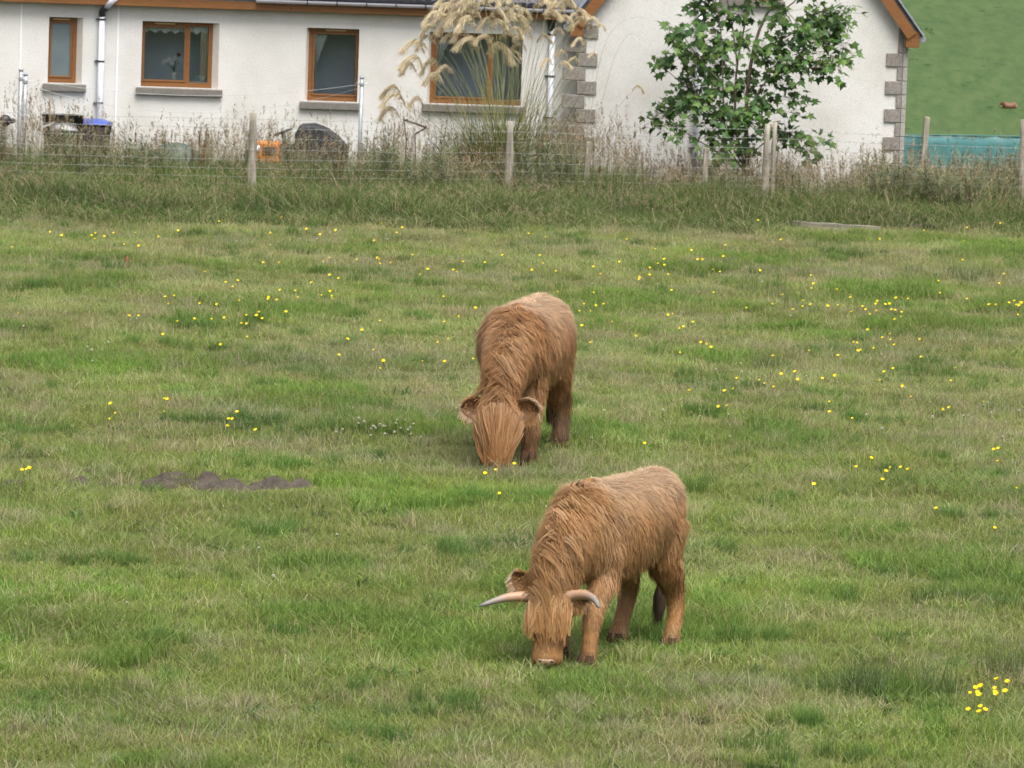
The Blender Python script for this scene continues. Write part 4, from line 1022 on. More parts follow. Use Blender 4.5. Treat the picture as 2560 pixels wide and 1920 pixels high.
# ------------------------------------------------------------------ weeds along the fence
def edge_y(x):                                        # front edge of the unmown strip
    return 76.0 + 0.30 * x + 0.5 * nz(x, 0, 0.5) + 0.4 * nz(x, 0, 1.7)
def seed_heads(tips, n_each, ln, c, wid=0.004, spread=0.35):
    m = len(tips); n = m * n_each; t = rng.uniform(0, 1, n); b = np.repeat(tips, n_each, 0) + np.stack([0 * t, 0 * t, -ln * t], 1)
    a = rng.uniform(0, 2 * math.pi, n); l2 = ln * 0.35 * (0.3 + t); P = np.zeros((n, 2, 3)); P[:, 0] = b
    P[:, 1] = b + np.stack([np.cos(a) * l2 * spread * 2, np.sin(a) * l2 * spread * 2, l2 * rng.uniform(0.1, 0.9, n)], 1)
    side = np.stack([-np.sin(a), np.cos(a), 0.4 + 0 * a], 1); w = np.full((n, 2), wid) * rng.uniform(0.6, 1.4, (n, 1)); w[:, 1] *= 0.6
    c0 = np.asarray(c)[rng.integers(0, len(c), n)] * rng.uniform(0.75, 1.25, (n, 1)); return ribbons(P, side, w, np.repeat(c0[:, None], 2, 1))
WG = [(0.070, 0.120, 0.027), (0.090, 0.138, 0.035), (0.125, 0.155, 0.052), (0.054, 0.100, 0.023)]
WS = [(0.32, 0.275, 0.165), (0.26, 0.225, 0.135), (0.22, 0.21, 0.10)]
wc = bpy.data.collections.new('weed_sources')
def weeds():
    # 0,1 green tall grass; 2,3 stalks with seed heads; 4 dock spikes; 5 grey-green herb; 6 low leafy
    for k in range(2): src_obj('w%d' % k, [blades(130, 0.30, 0.45, 0.85, 0.0055, 0.45, WG + [WS[0]], 4, droop=0.15)[0], blades(60, 0.30, 0.2, 0.4, 0.007, 0.5, WG, 3)[0]], MT['weed'], wc)
    for k in range(2, 4):
        r, P = blades(14, 0.30, 0.75, 1.2, 0.0020, 0.25, WS, 4); tips = P[:, -1]
        src_obj('w%d' % k, [r, seed_heads(tips, 11, 0.15, [(0.26, 0.20, 0.13), (0.21, 0.155, 0.105), (0.32, 0.27, 0.18)]), blades(90, 0.30, 0.25, 0.6, 0.005, 0.4, WG + [WS[2]], 4)[0]], MT['weed'], wc)
    r, P = blades(3, 0.16, 0.75, 1.1, 0.003, 0.12, [(0.17, 0.10, 0.06)], 4, tipc=0.9); tips = P[:, -1]
    src_obj('w4', [r, seed_heads(tips, 30, 0.26, [(0.165, 0.085, 0.052), (0.13, 0.072, 0.045), (0.20, 0.13, 0.075)], 0.004, 0.12), blades(26, 0.2, 0.2, 0.45, 0.014, 0.5, WG, 4)[0]], MT['weed'], wc)
    r, P = blades(16, 0.25, 0.55, 0.9, 0.004, 0.18, [(0.17, 0.18, 0.10)], 4); tips = P[:, -1]
    src_obj('w5', [r, seed_heads(tips, 34, 0.34, [(0.185, 0.20, 0.12), (0.25, 0.245, 0.165), (0.125, 0.155, 0.07)], 0.0048, 0.45), blades(70, 0.25, 0.2, 0.55, 0.007, 0.5, WG, 3)[0]], MT['weed'], wc)
    src_obj('w6', [blades(110, 0.32, 0.12, 0.38, 0.012, 0.7, [(0.055, 0.110, 0.027), (0.07, 0.13, 0.034), (0.045, 0.092, 0.025)], 3)[0], blades(40, 0.3, 0.3, 0.5, 0.004, 0.3, WG + WS, 3)[0]], MT['weed'], wc)
    pts = []; idx = []; rot = []; scl = []
    keep_out = [fp for fp in fpts]
    y = 74.0
    while y < 88.4:
        x = -10.5
        while x < 10.5:
            px = x + rng.uniform(-.12, .12); py = y + rng.uniform(-.12, .12); e = edge_y(px)
            x += 0.30
            if py < e - 0.05 or py > 88.3 + px * 0.07: continue
            if 3.6 < px < 6.6 and py < 78.9 - 0.25 * abs(nz(px, 0, 3.0)): continue
            if any(abs(px - q[0]) < 0.20 and 0 < q[1] - py < 1.5 for q in keep_out) and rng.uniform() < 0.8: continue
            d = py - e; f = min(1.0, 0.25 + d / 5.0)
            fe = 82.0
            n1 = nz(px, py, 0.55, 1.0); n2 = nz(px, py, 0.45, 7.0)
            u = rng.uniform()
            if d < 2.2: k = 6 if u < 0.42 else int(rng.integers(0, 2)) if u < 0.93 else 2; h = 0.30 + 0.22 * d / 2.2
            elif py < fe: k = int(rng.integers(0, 2)) if u < 0.62 else 6 if u < 0.88 else int(rng.integers(2, 4)); h = 0.62 + 0.4 * n1
            else:
                h = 0.78 + 0.55 * n1 + 0.05 * (py - fe) / 6; thick = math.exp(-((px - 0.1) / 1.1) ** 2)
                if px > 5.4: k = 5 if u < 0.50 else int(rng.integers(0, 2)) if u < 0.80 else int(rng.integers(2, 4)); h += 0.14
                elif u < 0.36: k = int(rng.integers(0, 2)); h += 0.15 * thick
                elif u < 0.70: k = int(rng.integers(2, 4)); h = 0.90 + 0.5 * n2 + 0.12 * thick
                elif u < 0.76: k = 4; h = 0.86 + 0.25 * n2 + 0.1 * thick
                elif u < 0.84 + 0.1 * thick: k = 5; h += 0.10 + 0.3 * thick
                else: k = 6; h = 0.8
                if 1.6 < px < 2.6 or px > 4.2 and px < 5.4: h *= 0.8
            if py > 83.2: h += 0.40 * min(1.0, (py - 83.2) / 2.6)
            if -2.1 < px < -1.0 and py > 82: h += 0.2
            if k in (0, 1): h *= 0.85
            pts.append((px, py, gz(px, py) - 0.01)); idx.append(k); rot.append((rng.normal(0, .06), rng.normal(0, .06), rng.uniform(0, 6.28))); s = rng.uniform(0.9, 1.15); scl.append((s, s, max(0.2, h * rng.uniform(0.8, 1.15))))
        y += 0.32
    scatter('tall_weeds', wc, pts, idx, rot, scl, 'tall rough grass, docks and seed heads along the fence', 'weeds')
weeds()

# ------------------------------------------------------------------ pasture grass
gc = bpy.data.collections.new('grass_sources')
def ground_px(p):
    d = np.asarray(p) - CAM; k = np.dot(d, fw); return 1280 + F_PX * np.dot(d, RT) / k, 960 - F_PX * np.dot(d, UP) / k
SOIL = [(500, 1212, 90, 17), (600, 1216, 60, 20), (700, 1212, 75, 18), (400, 1222, 50, 11), (200, 1212, 34, 12), (30, 1222, 34, 10), (560, 1225, 90, 12), (780, 1212, 40, 8)]
LUSH = [(2215, 740, 130, 26), (2330, 820, 130, 28), (260, 712, 95, 20), (700, 790, 90, 16), (1560, 760, 110, 20), (960, 1075, 130, 20), (1700, 680, 60, 14), (760, 1000, 160, 30), (1500, 1080, 60, 25), (1900, 1090, 120, 25), (2400, 1450, 160, 50), (300, 920, 200, 26), (1480, 1745, 110, 30), (780, 1550, 150, 40), (230, 1640, 120, 30), (1330, 1480, 120, 60), (1650, 1560, 120, 60), (2150, 1750, 90, 35), (1250, 1620, 120, 30), (2540, 770, 90, 20), (1850, 900, 60, 16), (2480, 640, 90, 18)]
def inblob(px, py, bl):
    m = 0.0
    for (x, y, a, b) in bl:
        q = ((px - x) / a) ** 2 + ((py - y) / b) ** 2
        if q < 1.6: m = max(m, min(1.0, 1.6 - q))
    return m
def grass():
    G1 = [(0.198, 0.264, 0.064), (0.216, 0.278, 0.070), (0.250, 0.284, 0.088), (0.172, 0.238, 0.056)]
    ST = [(0.40, 0.375, 0.225), (0.32, 0.31, 0.185), (0.27, 0.275, 0.14)]
    LU = [(0.165, 0.245, 0.058), (0.185, 0.26, 0.064), (0.145, 0.224, 0.052)]
    # 0-2 short sward, 3-4 sward with straw, 5 lush, 6 dead thatch, 7 thin seed stalks, 8 rushes
    for k in range(3): src_obj('g%d' % k, [blades(760, 0.36, 0.045, 0.12, 0.0042, 0.75, G1 + [ST[2]], 3, True)[0], blades(70, 0.36, 0.02, 0.05, 0.006, 1.2, ST, 3, True)[0]], MT['grass'], gc)
    for k in range(3, 5): src_obj('g%d' % k, [blades(620, 0.36, 0.045, 0.11, 0.004, 0.8, G1 + ST, 3, True)[0], blades(170, 0.36, 0.06, 0.15, 0.0026, 0.8, ST, 3, True)[0]], MT['grass'], gc)
    src_obj('g5', [blades(900, 0.36, 0.09, 0.20, 0.0048, 0.6, LU, 3, True, droop=0.1)[0]], MT['grass'], gc)
    src_obj('g6', [blades(420, 0.34, 0.02, 0.06, 0.0045, 1.8, ST + [(0.17, 0.135, 0.09)], 3)[0], blades(160, 0.34, 0.03, 0.08, 0.004, 0.8, G1, 3)[0]], MT['grass'], gc)
    r, P = blades(16, 0.34, 0.14, 0.30, 0.0020, 0.35, [(0.50, 0.46, 0.28), (0.42, 0.40, 0.22)], 4); src_obj('g7', [r, seed_heads(P[:, -1], 9, 0.05, [(0.33, 0.28, 0.16), (0.27, 0.21, 0.13)], 0.0026, 0.3)], MT['grass'], gc)
    src_obj('g8', [blades(60, 0.13, 0.18, 0.42, 0.0030, 0.28, [(0.09, 0.15, 0.05), (0.11, 0.17, 0.055), (0.15, 0.16, 0.07)], 4)[0], blades(14, 0.12, 0.15, 0.3, 0.003, 0.5, ST, 3)[0]], MT['grass'], gc)
    src_obj('g9', [blades(110, 0.34, 0.02, 0.06, 0.004, 0.9, G1 + ST, 3)[0]], MT['grass'], gc)
    DK = [(0.128, 0.215, 0.056), (0.11, 0.19, 0.05), (0.15, 0.23, 0.062)]
    src_obj('ga', [blades(150, 0.13, 0.08, 0.19, 0.0045, 0.55, DK, 3)[0]], MT['grass'], gc)
    src_obj('gb', [blades(80, 0.12, 0.07, 0.17, 0.0034, 0.7, ST, 3)[0], blades(40, 0.12, 0.03, 0.08, 0.004, 1.4, ST, 3)[0]], MT['grass'], gc)
    src_obj('gc', [blades(26, 0.10, 0.05, 0.11, 0.020, 1.1, [(0.085, 0.15, 0.045), (0.10, 0.17, 0.05), (0.13, 0.16, 0.06)], 4)[0]], MT['grass'], gc)
    pts = []; idx = []; rot = []; scl = []
    def put(x, y, k, h, s=1.0):
        pts.append((x, y, gz(x, y) - 0.008)); idx.append(k); rot.append((rng.normal(0, .05), rng.normal(0, .05), rng.uniform(0, 6.28))); scl.append((s, s, h))
    y = 29.5
    while y < 80:
        half = 0.0915 * y + 1.4; st = 0.42 if y < 55 else 0.5; x = -half
        while x < half:
            a = x + rng.uniform(-.2, .2); b = y + rng.uniform(-.2, .2); x += st
            if b > edge_y(a) + 0.5 and not (3.4 < a < 6.8 and b < 79.9): continue
            px, py = ground_px((a, b, 0)); so = max(inblob(px, py, SOIL), inblob(px, py - 14, SOIL)); lu = inblob(px, py, LUSH)
            n1 = nz(a, b, 0.45, 11.0); n2 = nz(a, b, 1.1, 17.0); far = min(1, max(0, (b - 42) / 16))
            h = 0.82 + 0.36 * n2 + 0.2 * n1
            if so > 0.06 and rng.uniform() < 0.97: put(a, b, 9, 0.8); continue
            if lu > rng.uniform(0.15, 1.0): k = 5; h = 0.6 + 0.35 * lu + 0.3 * n2
            elif n1 + 0.5 * n2 + rng.uniform(-.15, .15) > 0.48: k = 5; h = 0.55 + 0.4 * n2
            elif rng.uniform() < 0.16 + 0.5 * far - 1.0 * n1: k = int(rng.integers(3, 5))
            elif n2 < -0.38 and rng.uniform() < 0.4: k = 6
            else: k = int(rng.integers(0, 3))
            put(a, b, k, max(0.4, h), rng.uniform(0.9, 1.15))
            if rng.uniform() < 0.22 + 0.6 * far: put(a, b, 7, rng.uniform(0.6, 1.05))
        y += st
    for _ in range(5200):
        b = 30 + 50 * rng.uniform() ** 1.0; a = rng.uniform(-1, 1) * (0.0915 * b + 0.8)
        if b > edge_y(a): continue
        px, py = ground_px((a, b, 0))
        if inblob(px, py, SOIL) > 0.3: continue
        q = nz(a, b, 0.8, 23.0) + 0.6 * nz(a, b, 2.4, 29.0)
        if q > (0.30 if b < 44 else 0.2): put(a, b, 10, rng.uniform(0.4, 0.9) * (0.7 + q), rng.uniform(0.4, 1.1))
        elif q < -0.16: put(a, b, 11, rng.uniform(0.6, 1.2), rng.uniform(0.6, 1.4))
        elif rng.uniform() < 0.22: put(a, b, 12, rng.uniform(0.6, 1.1), rng.uniform(0.6, 1.3))
    for (px, py, n, sp) in [(1925, 930, 3, 22), (2160, 1735, 4, 30), (2260, 1720, 3, 50), (2530, 1690, 3, 40), (1420, 1115, 6, 80), (2410, 705, 5, 60), (1950, 760, 3, 60)]:
        for _ in range(n):
            g = ground_pt(px + rng.normal(0, sp), py + rng.normal(0, sp * 0.15)); put(g[0], g[1], 8, rng.uniform(0.6, 1.0))
    scatter('pasture_grass', gc, pts, idx, rot, scl, 'short grazed grass covering the pasture', 'grass')
grass()
def soil():
    k = 0
    for (x, y, a, b) in SOIL[:7]:
        c = ground_pt(x, y); s = F_PX / c[1]; ra = a / s * 1.05; rb_ = ra * 0.9
        V = []; F = []; n, m = 26, 9
        for j in range(m + 1):
            for i in range(n):
                an = 2 * math.pi * i / n; r = (j / m) * (1 + 0.25 * mnoise.noise(Vector((math.cos(an) * 1.5, math.sin(an) * 1.5, k)))); X = ra * r * math.cos(an); Yy = rb_ * r * math.sin(an)
                V.append((X, Yy, 0.05 * (1 - (j / m) ** 2) + 0.12 * mnoise.noise(Vector((X * 6, Yy * 6, k))) * (1 - j / m * 0.6) + gz(c[0] + X, c[1] + Yy) + (-0.02 if j == m else 0.008)))
        for j in range(m):
            for i in range(n): F.append((j * n + i, j * n + (i + 1) % n, j * n + n + (i + 1) % n, j * n + n + i))
        mb = MB(); mb.add(V, F); o = mb.build('soil_patch', MT['soil'], None, True); o.location = (c[0], c[1], 0); tag(o, 'bare grey-brown soil scraped open in the pasture left of the cows', kind='structure'); k += 1
soil()
# far tussocks on the hillside
hc = bpy.data.collections.new('hill_sources')
def hill_tufts():
    for k in range(2): src_obj('h%d' % k, [blades(160, 0.7, 0.25, 0.6, 0.03, 0.5, [(0.11, 0.19, 0.09), (0.13, 0.21, 0.095), (0.15, 0.23, 0.10)], 3)[0]], MT['weed'], hc)
    pts = []; idx = []; rot = []; scl = []
    for _ in range(110):
        p = hill_pt(rng.uniform(2230, 2640), rng.uniform(-30, 335)); pts.append((p[0], p[1], p[2] - 0.05)); idx.append(int(rng.integers(0, 2))); rot.append((0, 0, rng.uniform(0, 6))); s = rng.uniform(0.25, 0.7) * (1.6 if rng.uniform() < 0.12 else 1); scl.append((s * rng.uniform(1, 1.8), s, s * 0.6))
    scatter('hill_tussocks', hc, pts, idx, rot, scl, 'dark green grass tussocks dotted over the far hillside', 'grass')
hill_tufts()
#--FLOWERS--
# ------------------------------------------------------------------ flowers
def flower_meshes():
    out = []
    for k in range(5):
        r = random.Random(k); mb = MB(); h = 0.15
        lean = (r.uniform(-.02, .02), r.uniform(-.02, .02)); V = []; C = []; F = []
        t, f = tube_geo([(0, 0, -0.02), (lean[0] * 0.4, lean[1] * 0.4, h * 0.6), (lean[0], lean[1], h)], [0.002, 0.0018, 0.0015], 4)
        V += [tuple(x) for x in t]; C += [(0.10, 0.15, 0.04)] * len(t); F += [tuple(x) for x in f]
        tl = Matrix.Rotation(r.uniform(0.2, .9), 3, 'X') @ Matrix.Rotation(r.uniform(-.4, .4), 3, 'Y')
        for j in range(5):
            a = 2 * math.pi * j / 5; o = len(V); R3 = Matrix.Rotation(a, 3, 'Z')
            for p in ((0, 0, 0), (-0.0125, 0.011, 0.008), (-0.009, 0.020, 0.019), (0.009, 0.020, 0.019), (0.0125, 0.011, 0.008)):
                q = tl @ (R3 @ Vector(p)); V.append((q.x + lean[0], q.y + lean[1], q.z + h)); C.append((0.86, 0.66, 0.015))
            F.append((o, o + 1, o + 2, o + 3)); F.append((o, o + 3, o + 4))
        me = bpy.data.meshes.new('buttercup'); me.from_pydata(V, [], F); set_cols(me, np.array(C)); me.materials.append(MT['flower']); out.append((me, lean, h))
    # white clover head
    cl = []
    for k in range(2):
        V = []; C = []; F = []; h = 0.085
        t, f = tube_geo([(0, 0, -0.02), (0, 0, h)], [0.002, 0.0018], 4); V += [tuple(x) for x in t]; C += [(0.10, 0.15, 0.04)] * len(t); F += [tuple(x) for x in f]
        r = random.Random(k)
        for j in range(26):
            a = r.uniform(0, 6.28); e = r.uniform(-0.3, 1.4); d = Vector((math.cos(a) * math.cos(e), math.sin(a) * math.cos(e), math.sin(e))); s_ = d.cross(Vector((0, 0, 1))).normalized() * 0.0028 if abs(d.z) < 0.98 else Vector((0.0028, 0, 0))
            o = len(V); b = Vector((0, 0, h)) + d * 0.003; e2 = Vector((0, 0, h)) + d * 0.011
            V += [tuple(b - s_), tuple(b + s_), tuple(e2 + s_), tuple(e2 - s_)]; C += [(0.5, 0.5, 0.38)] * 2 + [(0.72, 0.70, 0.66)] * 2; F.append((o, o + 1, o + 2, o + 3))
        me = bpy.data.meshes.new('clover'); me.from_pydata(V, [], F); set_cols(me, np.array(C)); me.materials.append(MT['flower']); cl.append((me, (0, 0), h))
    return out, cl
BUT = [  # clusters in the viewer's pixels: x, y, spread x, spread y, count
    (175, 510, 45, 8, 9), (270, 510, 25, 10, 5), (640, 492, 90, 10, 8), (870, 457, 14, 3, 3), (500, 468, 10, 4, 2), (750, 568, 50, 10, 11), (505, 640, 45, 16, 11), (690, 636, 22, 9, 8), (560, 660, 60, 10, 5), (480, 700, 45, 14, 13), (20, 680, 14, 6, 3),
    (775, 765, 40, 18, 8), (950, 735, 40, 28, 5), (380, 645, 12, 6, 3), (1080, 558, 90, 25, 9), (1140, 600, 60, 22, 8), (1190, 645, 40, 12, 5), (1258, 690, 14, 25, 7), (1340, 592, 80, 25, 8), (1470, 690, 55, 30, 10), (1570, 548, 90, 30, 17), (1700, 590, 70, 28, 9), (1880, 658, 40, 10, 15),
    (1975, 665, 60, 12, 9), (2085, 520, 45, 22, 6), (2140, 600, 40, 30, 9), (2180, 662, 18, 16, 13), (1900, 745, 22, 8, 7), (1760, 810, 70, 18, 13), (1920, 800, 50, 16, 7), (1600, 770, 60, 45, 6), (1650, 850, 90, 40, 8), (362, 880, 8, 16, 3), (505, 912, 16, 5, 5), (258, 875, 14, 14, 3), (2010, 900, 60, 40, 6), (1955, 1030, 50, 14, 7),
    (2190, 940, 20, 40, 4), (2090, 1090, 60, 40, 4), (2140, 1495, 26, 26, 15), (68, 1010, 10, 8, 3), (900, 610, 120, 40, 7), (1165, 1005, 60, 15, 4), (1200, 1075, 60, 60, 4), (1093, 1285, 3, 3, 1), (1040, 1220, 10, 10, 2), (700, 1080, 300, 120, 5), (200, 1500, 200, 90, 3), (1640, 1200, 80, 60, 3), (1750, 1640, 250, 30, 4), (470, 930, 6, 4, 1)]
CLO = [(830, 925, 60, 10, 18), (190, 745, 80, 30, 7), (760, 512, 180, 14, 10), (1900, 720, 250, 120, 14), (1350, 920, 150, 60, 7), (880, 915, 20, 10, 6), (2050, 900, 120, 60, 8), (700, 1190, 200, 60, 4)]
def zone(x, y):
    side = 'left' if x < 1040 else 'right' if x > 1260 else 'centre'
    if y < 530: return 'close to the weedy fence edge, ' + {'left': 'left of the middle post', 'right': 'right of the middle post', 'centre': 'below the middle post'}[side]
    if y < 700: return {'left': 'in the far sward left of the rear cow', 'right': 'in the far sward right of the rear cow', 'centre': 'beside the back of the rear cow'}[side]
    if y < 1030: return {'left': 'in the mid sward left of the rear cow', 'right': 'in the mid sward right of the rear cow', 'centre': 'around the head of the rear cow'}[side]
    if y > 1440 and x > 2050: return 'in the bright cluster at the bottom right corner'
    return {'left': 'in the near grass left of the horned cow', 'right': 'in the near grass right of the horned cow', 'centre': 'in the grass between the two cows'}[side]
def flowers():
    bm_, cm_ = flower_meshes(); cnt = 0
    def place(me, lean, h, x, y, name, cat, label, group, s):
        q = ground_pt(x * D, y * D, h * s); g = gz(q[0], q[1]); q = ground_pt(x * D, y * D, h * s + g)
        if q[1] > 82: return
        o = obj(name, me); o.location = (q[0] - lean[0] * s, q[1] - lean[1] * s, q[2] - h * s); o.scale = (s, s, s); o.rotation_euler = (0, 0, rng.uniform(-0.5, 0.5)); tag(o, label, cat, group)
    for (x, y, sx, sy, n) in BUT:
        for _ in range(n):
            if cnt >= 300: break
            w_ = 1.0 if n > 12 and sx < 30 else 1.7; a, b = x + rng.normal(0, sx * w_), y + rng.normal(0, sy * w_)
            if a < 4 or a > 2208 or b < 440: continue
            if (1030 < a < 1250 and 640 < b < 1000) or (1150 < a < 1470 and 1020 < b < 1400): continue
            z = zone(a, b); me, lean, h = bm_[int(rng.integers(0, 5))]; cnt += 1
            place(me, lean, h, a, b, 'buttercup', 'flower', 'yellow buttercup ' + z, 'buttercups ' + z, rng.uniform(0.5, 0.92))
    for (x, y, sx, sy, n) in CLO:
        for _ in range(n):
            a, b = x + rng.normal(0, sx), y + rng.normal(0, sy)
            if a < 4 or a > 2208 or b < 470 or (1030 < a < 1250 and 640 < b < 1000): continue
            z = zone(a, b); me, lean, h = cm_[int(rng.integers(0, 2))]
            place(me, lean, h, a, b, 'white_clover', 'flower', 'white clover head ' + z, 'clover heads ' + z, rng.uniform(1.0, 1.5))
flowers()
def dock_leaf():
    p = ground_pt(317, 664); mb = MB()
    V = []; F = []
    for i in range(6):
        s = i / 5; w = 0.045 * math.sin(math.pi * (0.1 + 0.88 * s)); V += [(-w, 0.02 * s, 0.03 + 0.16 * s), (0, -0.01, 0.03 + 0.165 * s), (w, 0.02 * s, 0.03 + 0.16 * s)]
    for i in range(5):
        a = 3 * i; F += [(a, a + 1, a + 4, a + 3), (a + 1, a + 2, a + 5, a + 4)]
    mb.add(V, F); mb.tube([(0, 0, -0.03), (0, -0.006, 0.05)], 0.005, 6); o = mb.build('dock_leaf', MT['terracotta'], None, True); o.scale = (0.7,) * 3; o.location = (p[0], p[1], gz(p[0], p[1])); tag(o, 'single dark red dock leaf in the grass at left', 'leaf')
    o.modifiers.new('solid', 'SOLIDIFY').thickness = 0.003
dock_leaf()

# ------------------------------------------------------------------ cows
def unit(v): v = np.asarray(v, float); return v / (np.linalg.norm(v, axis=-1, keepdims=True) + 1e-9)
def loft(secs, n=28):
    """secs: (centre, side half-vector, up half-vector)"""
    ang = np.linspace(0, 2 * math.pi, n, endpoint=False); V = []; F = []
    for c, a, b in secs:
        c, a, b = map(np.asarray, (c, a, b)); V += [c + a * math.cos(t) + b * math.sin(t) for t in ang]
    k = len(secs)
    for j in range(k - 1):
        for i in range(n): F.append((j * n + i, j * n + (i + 1) % n, j * n + n + (i + 1) % n, j * n + n + i))
    F.append(tuple(range(n - 1, -1, -1))); F.append(tuple((k - 1) * n + i for i in range(n)))
    return V, F
def interp_secs(keys, n):
    K = np.array(keys, float); t = np.linspace(0, len(K) - 1, n); return np.stack([np.array(spline([K[i] for i in range(len(K))], n))], 0)[0]
def build_body(parts, voxel=0.017, smooth=7):
    mb = MB()
    for V, F in parts: mb.add(V, F)
    me = mb.mesh('body'); o = obj('body_work', me)
    rm = o.modifiers.new('remesh', 'REMESH'); rm.mode = 'VOXEL'; rm.voxel_size = voxel; rm.use_smooth_shade = True
    sm = o.modifiers.new('smooth', 'SMOOTH'); sm.iterations = smooth; sm.factor = 0.5
    dg = bpy.context.evaluated_depsgraph_get(); ev = o.evaluated_get(dg); out = bpy.data.meshes.new_from_object(ev)
    bpy.data.objects.remove(o); return out

HAIRC = np.array([(0.33, 0.168, 0.074), (0.37, 0.195, 0.088), (0.30, 0.142, 0.058), (0.41, 0.232, 0.115)])
def cow(name, loc, rz, S, cfg, label):
    root = empty(name, loc, rz); root.scale = (S, S, S); tag(root, label, 'cow', 'highland cattle in the pasture')
    hair_col = HAIRC * cfg.get('tint', 1.0)
    # ---- trunk
    B = [(-0.69, 0.98, 0.08, 0.10), (-0.64, 0.95, 0.15, 0.18), (-0.52, 0.905, 0.22, 0.242), (-0.30, 0.862, 0.26, 0.278), (-0.05, 0.838, 0.287, 0.292), (0.18, 0.835, 0.275, 0.296), (0.36, 0.845, 0.238, 0.287), (0.50, 0.84, 0.18, 0.25), (0.60, 0.81, 0.11, 0.17)]
    K = spline([np.array(b) for b in B], 26); K[:, 2] *= cfg.get('bw', 1.0); parts = []
    parts.append(loft([((x, 0, z), (0, w, 0), (0, 0, h)) for x, z, w, h in K]))
    # ridge of the back, hooks and pins
    parts.append(loft([((x, 0, z), (0, 0.07, 0), (0, 0, 0.06)) for x, z in ((-0.68, 1.06), (-0.5, 1.105), (-0.2, 1.075), (0.1, 1.06), (0.33, 1.105), (0.45, 1.03))], 14))
    parts.append(loft([((x, 0, z), (0, w, 0), (0, 0, w)) for x, z, w in ((-0.70, 1.04, 0.03), (-0.64, 1.09, 0.055), (-0.56, 1.10, 0.06), (-0.46, 1.08, 0.04))], 12))
    for sg in (-1, 1):
        parts.append(loft([((x, sg * y, z), (0, w, 0), (0, 0, w)) for x, y, z, w in ((-0.52, 0.13, 1.02, 0.04), (-0.42, 0.155, 1.045, 0.065), (-0.34, 0.17, 1.03, 0.065), (-0.24, 0.16, 0.98, 0.04))], 12))
    # ---- neck and head
    P = np.array(cfg['poll'], float); f = np.array([math.cos(cfg['hyaw']), math.sin(cfg['hyaw']), 0]); hpit = cfg['hpitch']
    A = f * math.cos(hpit) + np.array([0, 0, -math.sin(hpit)]); Nn = f * math.sin(hpit) + np.array([0, 0, math.cos(hpit)]); Sd = np.cross(np.array([0, 0, 1.0]), f)
    L = cfg['hlen']; k_ = L / 0.45
    n0 = np.array([0.38, 0, 0.88]); n1 = (n0 + P) / 2 + np.array([0.06, 0, 0.07]); n2 = P + np.array([0, 0, 0.02]) - Nn * 0.07
    NP = spline([n0 + np.array([-0.12, 0, 0.0]), n0, n1, n2], 12); nt_ = np.gradient(NP, axis=0); nt_ = unit(nt_)
    nr = np.linspace(0, 1, 12); secs = []
    for p, t, s in zip(NP, nt_, nr):
        a = unit(np.cross(np.array([0, 0, 1.0]), t)); b = np.cross(t, a); secs.append((p, a * (0.205 - 0.095 * s), b * (0.27 - 0.13 * s)))
    parts.append(loft(secs))
    kw = cfg.get('headw', 1.0)
    hs_ = [(-0.10, 0.085, 0.075, -0.02), (0.0, 0.122, 0.098, -0.005), (0.14, 0.130, 0.115, -0.015), (0.30, 0.132, 0.125, -0.02), (0.48, 0.110, 0.110, -0.01), (0.66, 0.094, 0.09, 0.0), (0.82, 0.096, 0.082, 0.008), (0.93, 0.098, 0.076, 0.008), (1.0, 0.074, 0.055, 0.0)]
    HS = spline([np.array(h) for h in hs_], 20)
    parts.append(loft([(P + A * (t * L) + Nn * (o * k_), Sd * (w * k_ * kw), Nn * (d * k_)) for t, w, d, o in HS]))
    # ---- legs: points (x, y, z, r)
    for leg in cfg['legs']:
        K = spline([np.array(q, float) for q in leg], 16); V, Fq = tube_geo(K[:, :3], np.stack([K[:, 3] * 1.12, K[:, 3] * 0.95], 1), 16)
        m = len(V); Fl = [tuple(q) for q in Fq] + [tuple(range(15, -1, -1)), tuple(range(m - 16, m))]; parts.append((V, Fl))
    me = build_body(parts); me.name = 'body'; me.materials.clear(); me.materials.append(MT['skin'])
    nv = len(me.vertices); co = np.zeros(nv * 3, np.float32); me.vertices.foreach_get('co', co); co = co.reshape(-1, 3); no = np.zeros(nv * 3, np.float32); me.vertices.foreach_get('normal', no); no = no.reshape(-1, 3)
    def head_t(p): return (p - P) @ A / L
    def regions(p):
        d = p - P; t = d @ A / L; rad = np.linalg.norm(d - np.outer(d @ A, A), axis=1)
        head = (t > -0.12) & (rad < 0.21) & (p[:, 2] < P[2] + 0.13) & (p[:, 0] > cfg.get('headx', 0.55))
        leg = (~head) & (p[:, 2] < 0.53) & ~((np.abs(p[:, 1]) < 0.08)) 
        neck = (~head) & (~leg) & (p[:, 0] > 0.33) & (p[:, 2] > 0.4)
        return head, leg, neck, t
    head, leg, neck, t = regions(co)
    c = np.repeat((hair_col[2] * 0.85)[None], nv, 0)
    low = co[:, 2] < 0.10; c[low & ~head] = (0.10, 0.06, 0.038)
    mz = head & (t > 0.86); c[mz] = hair_col[0] * 0.9
    set_cols(me, c); obj('body', me, root)
    # ---- hair
    me.calc_loop_triangles(); nt3 = len(me.loop_triangles); tv = np.zeros(nt3 * 3, np.int32); me.loop_triangles.foreach_get('vertices', tv); tv = tv.reshape(-1, 3)
    ta, tb, tc_ = co[tv[:, 0]], co[tv[:, 1]], co[tv[:, 2]]; area = np.linalg.norm(np.cross(tb - ta, tc_ - ta), axis=1) / 2
    cen = (ta + tb + tc_) / 3; h_, l_, n_, t_ = regions(cen); wgt = area * np.where(h_, 1.6, np.where(l_, 1.2, 1.0)); wgt[h_ & (t_ > 0.9)] *= 0.35
    NH = cfg.get('hairs', 95000)
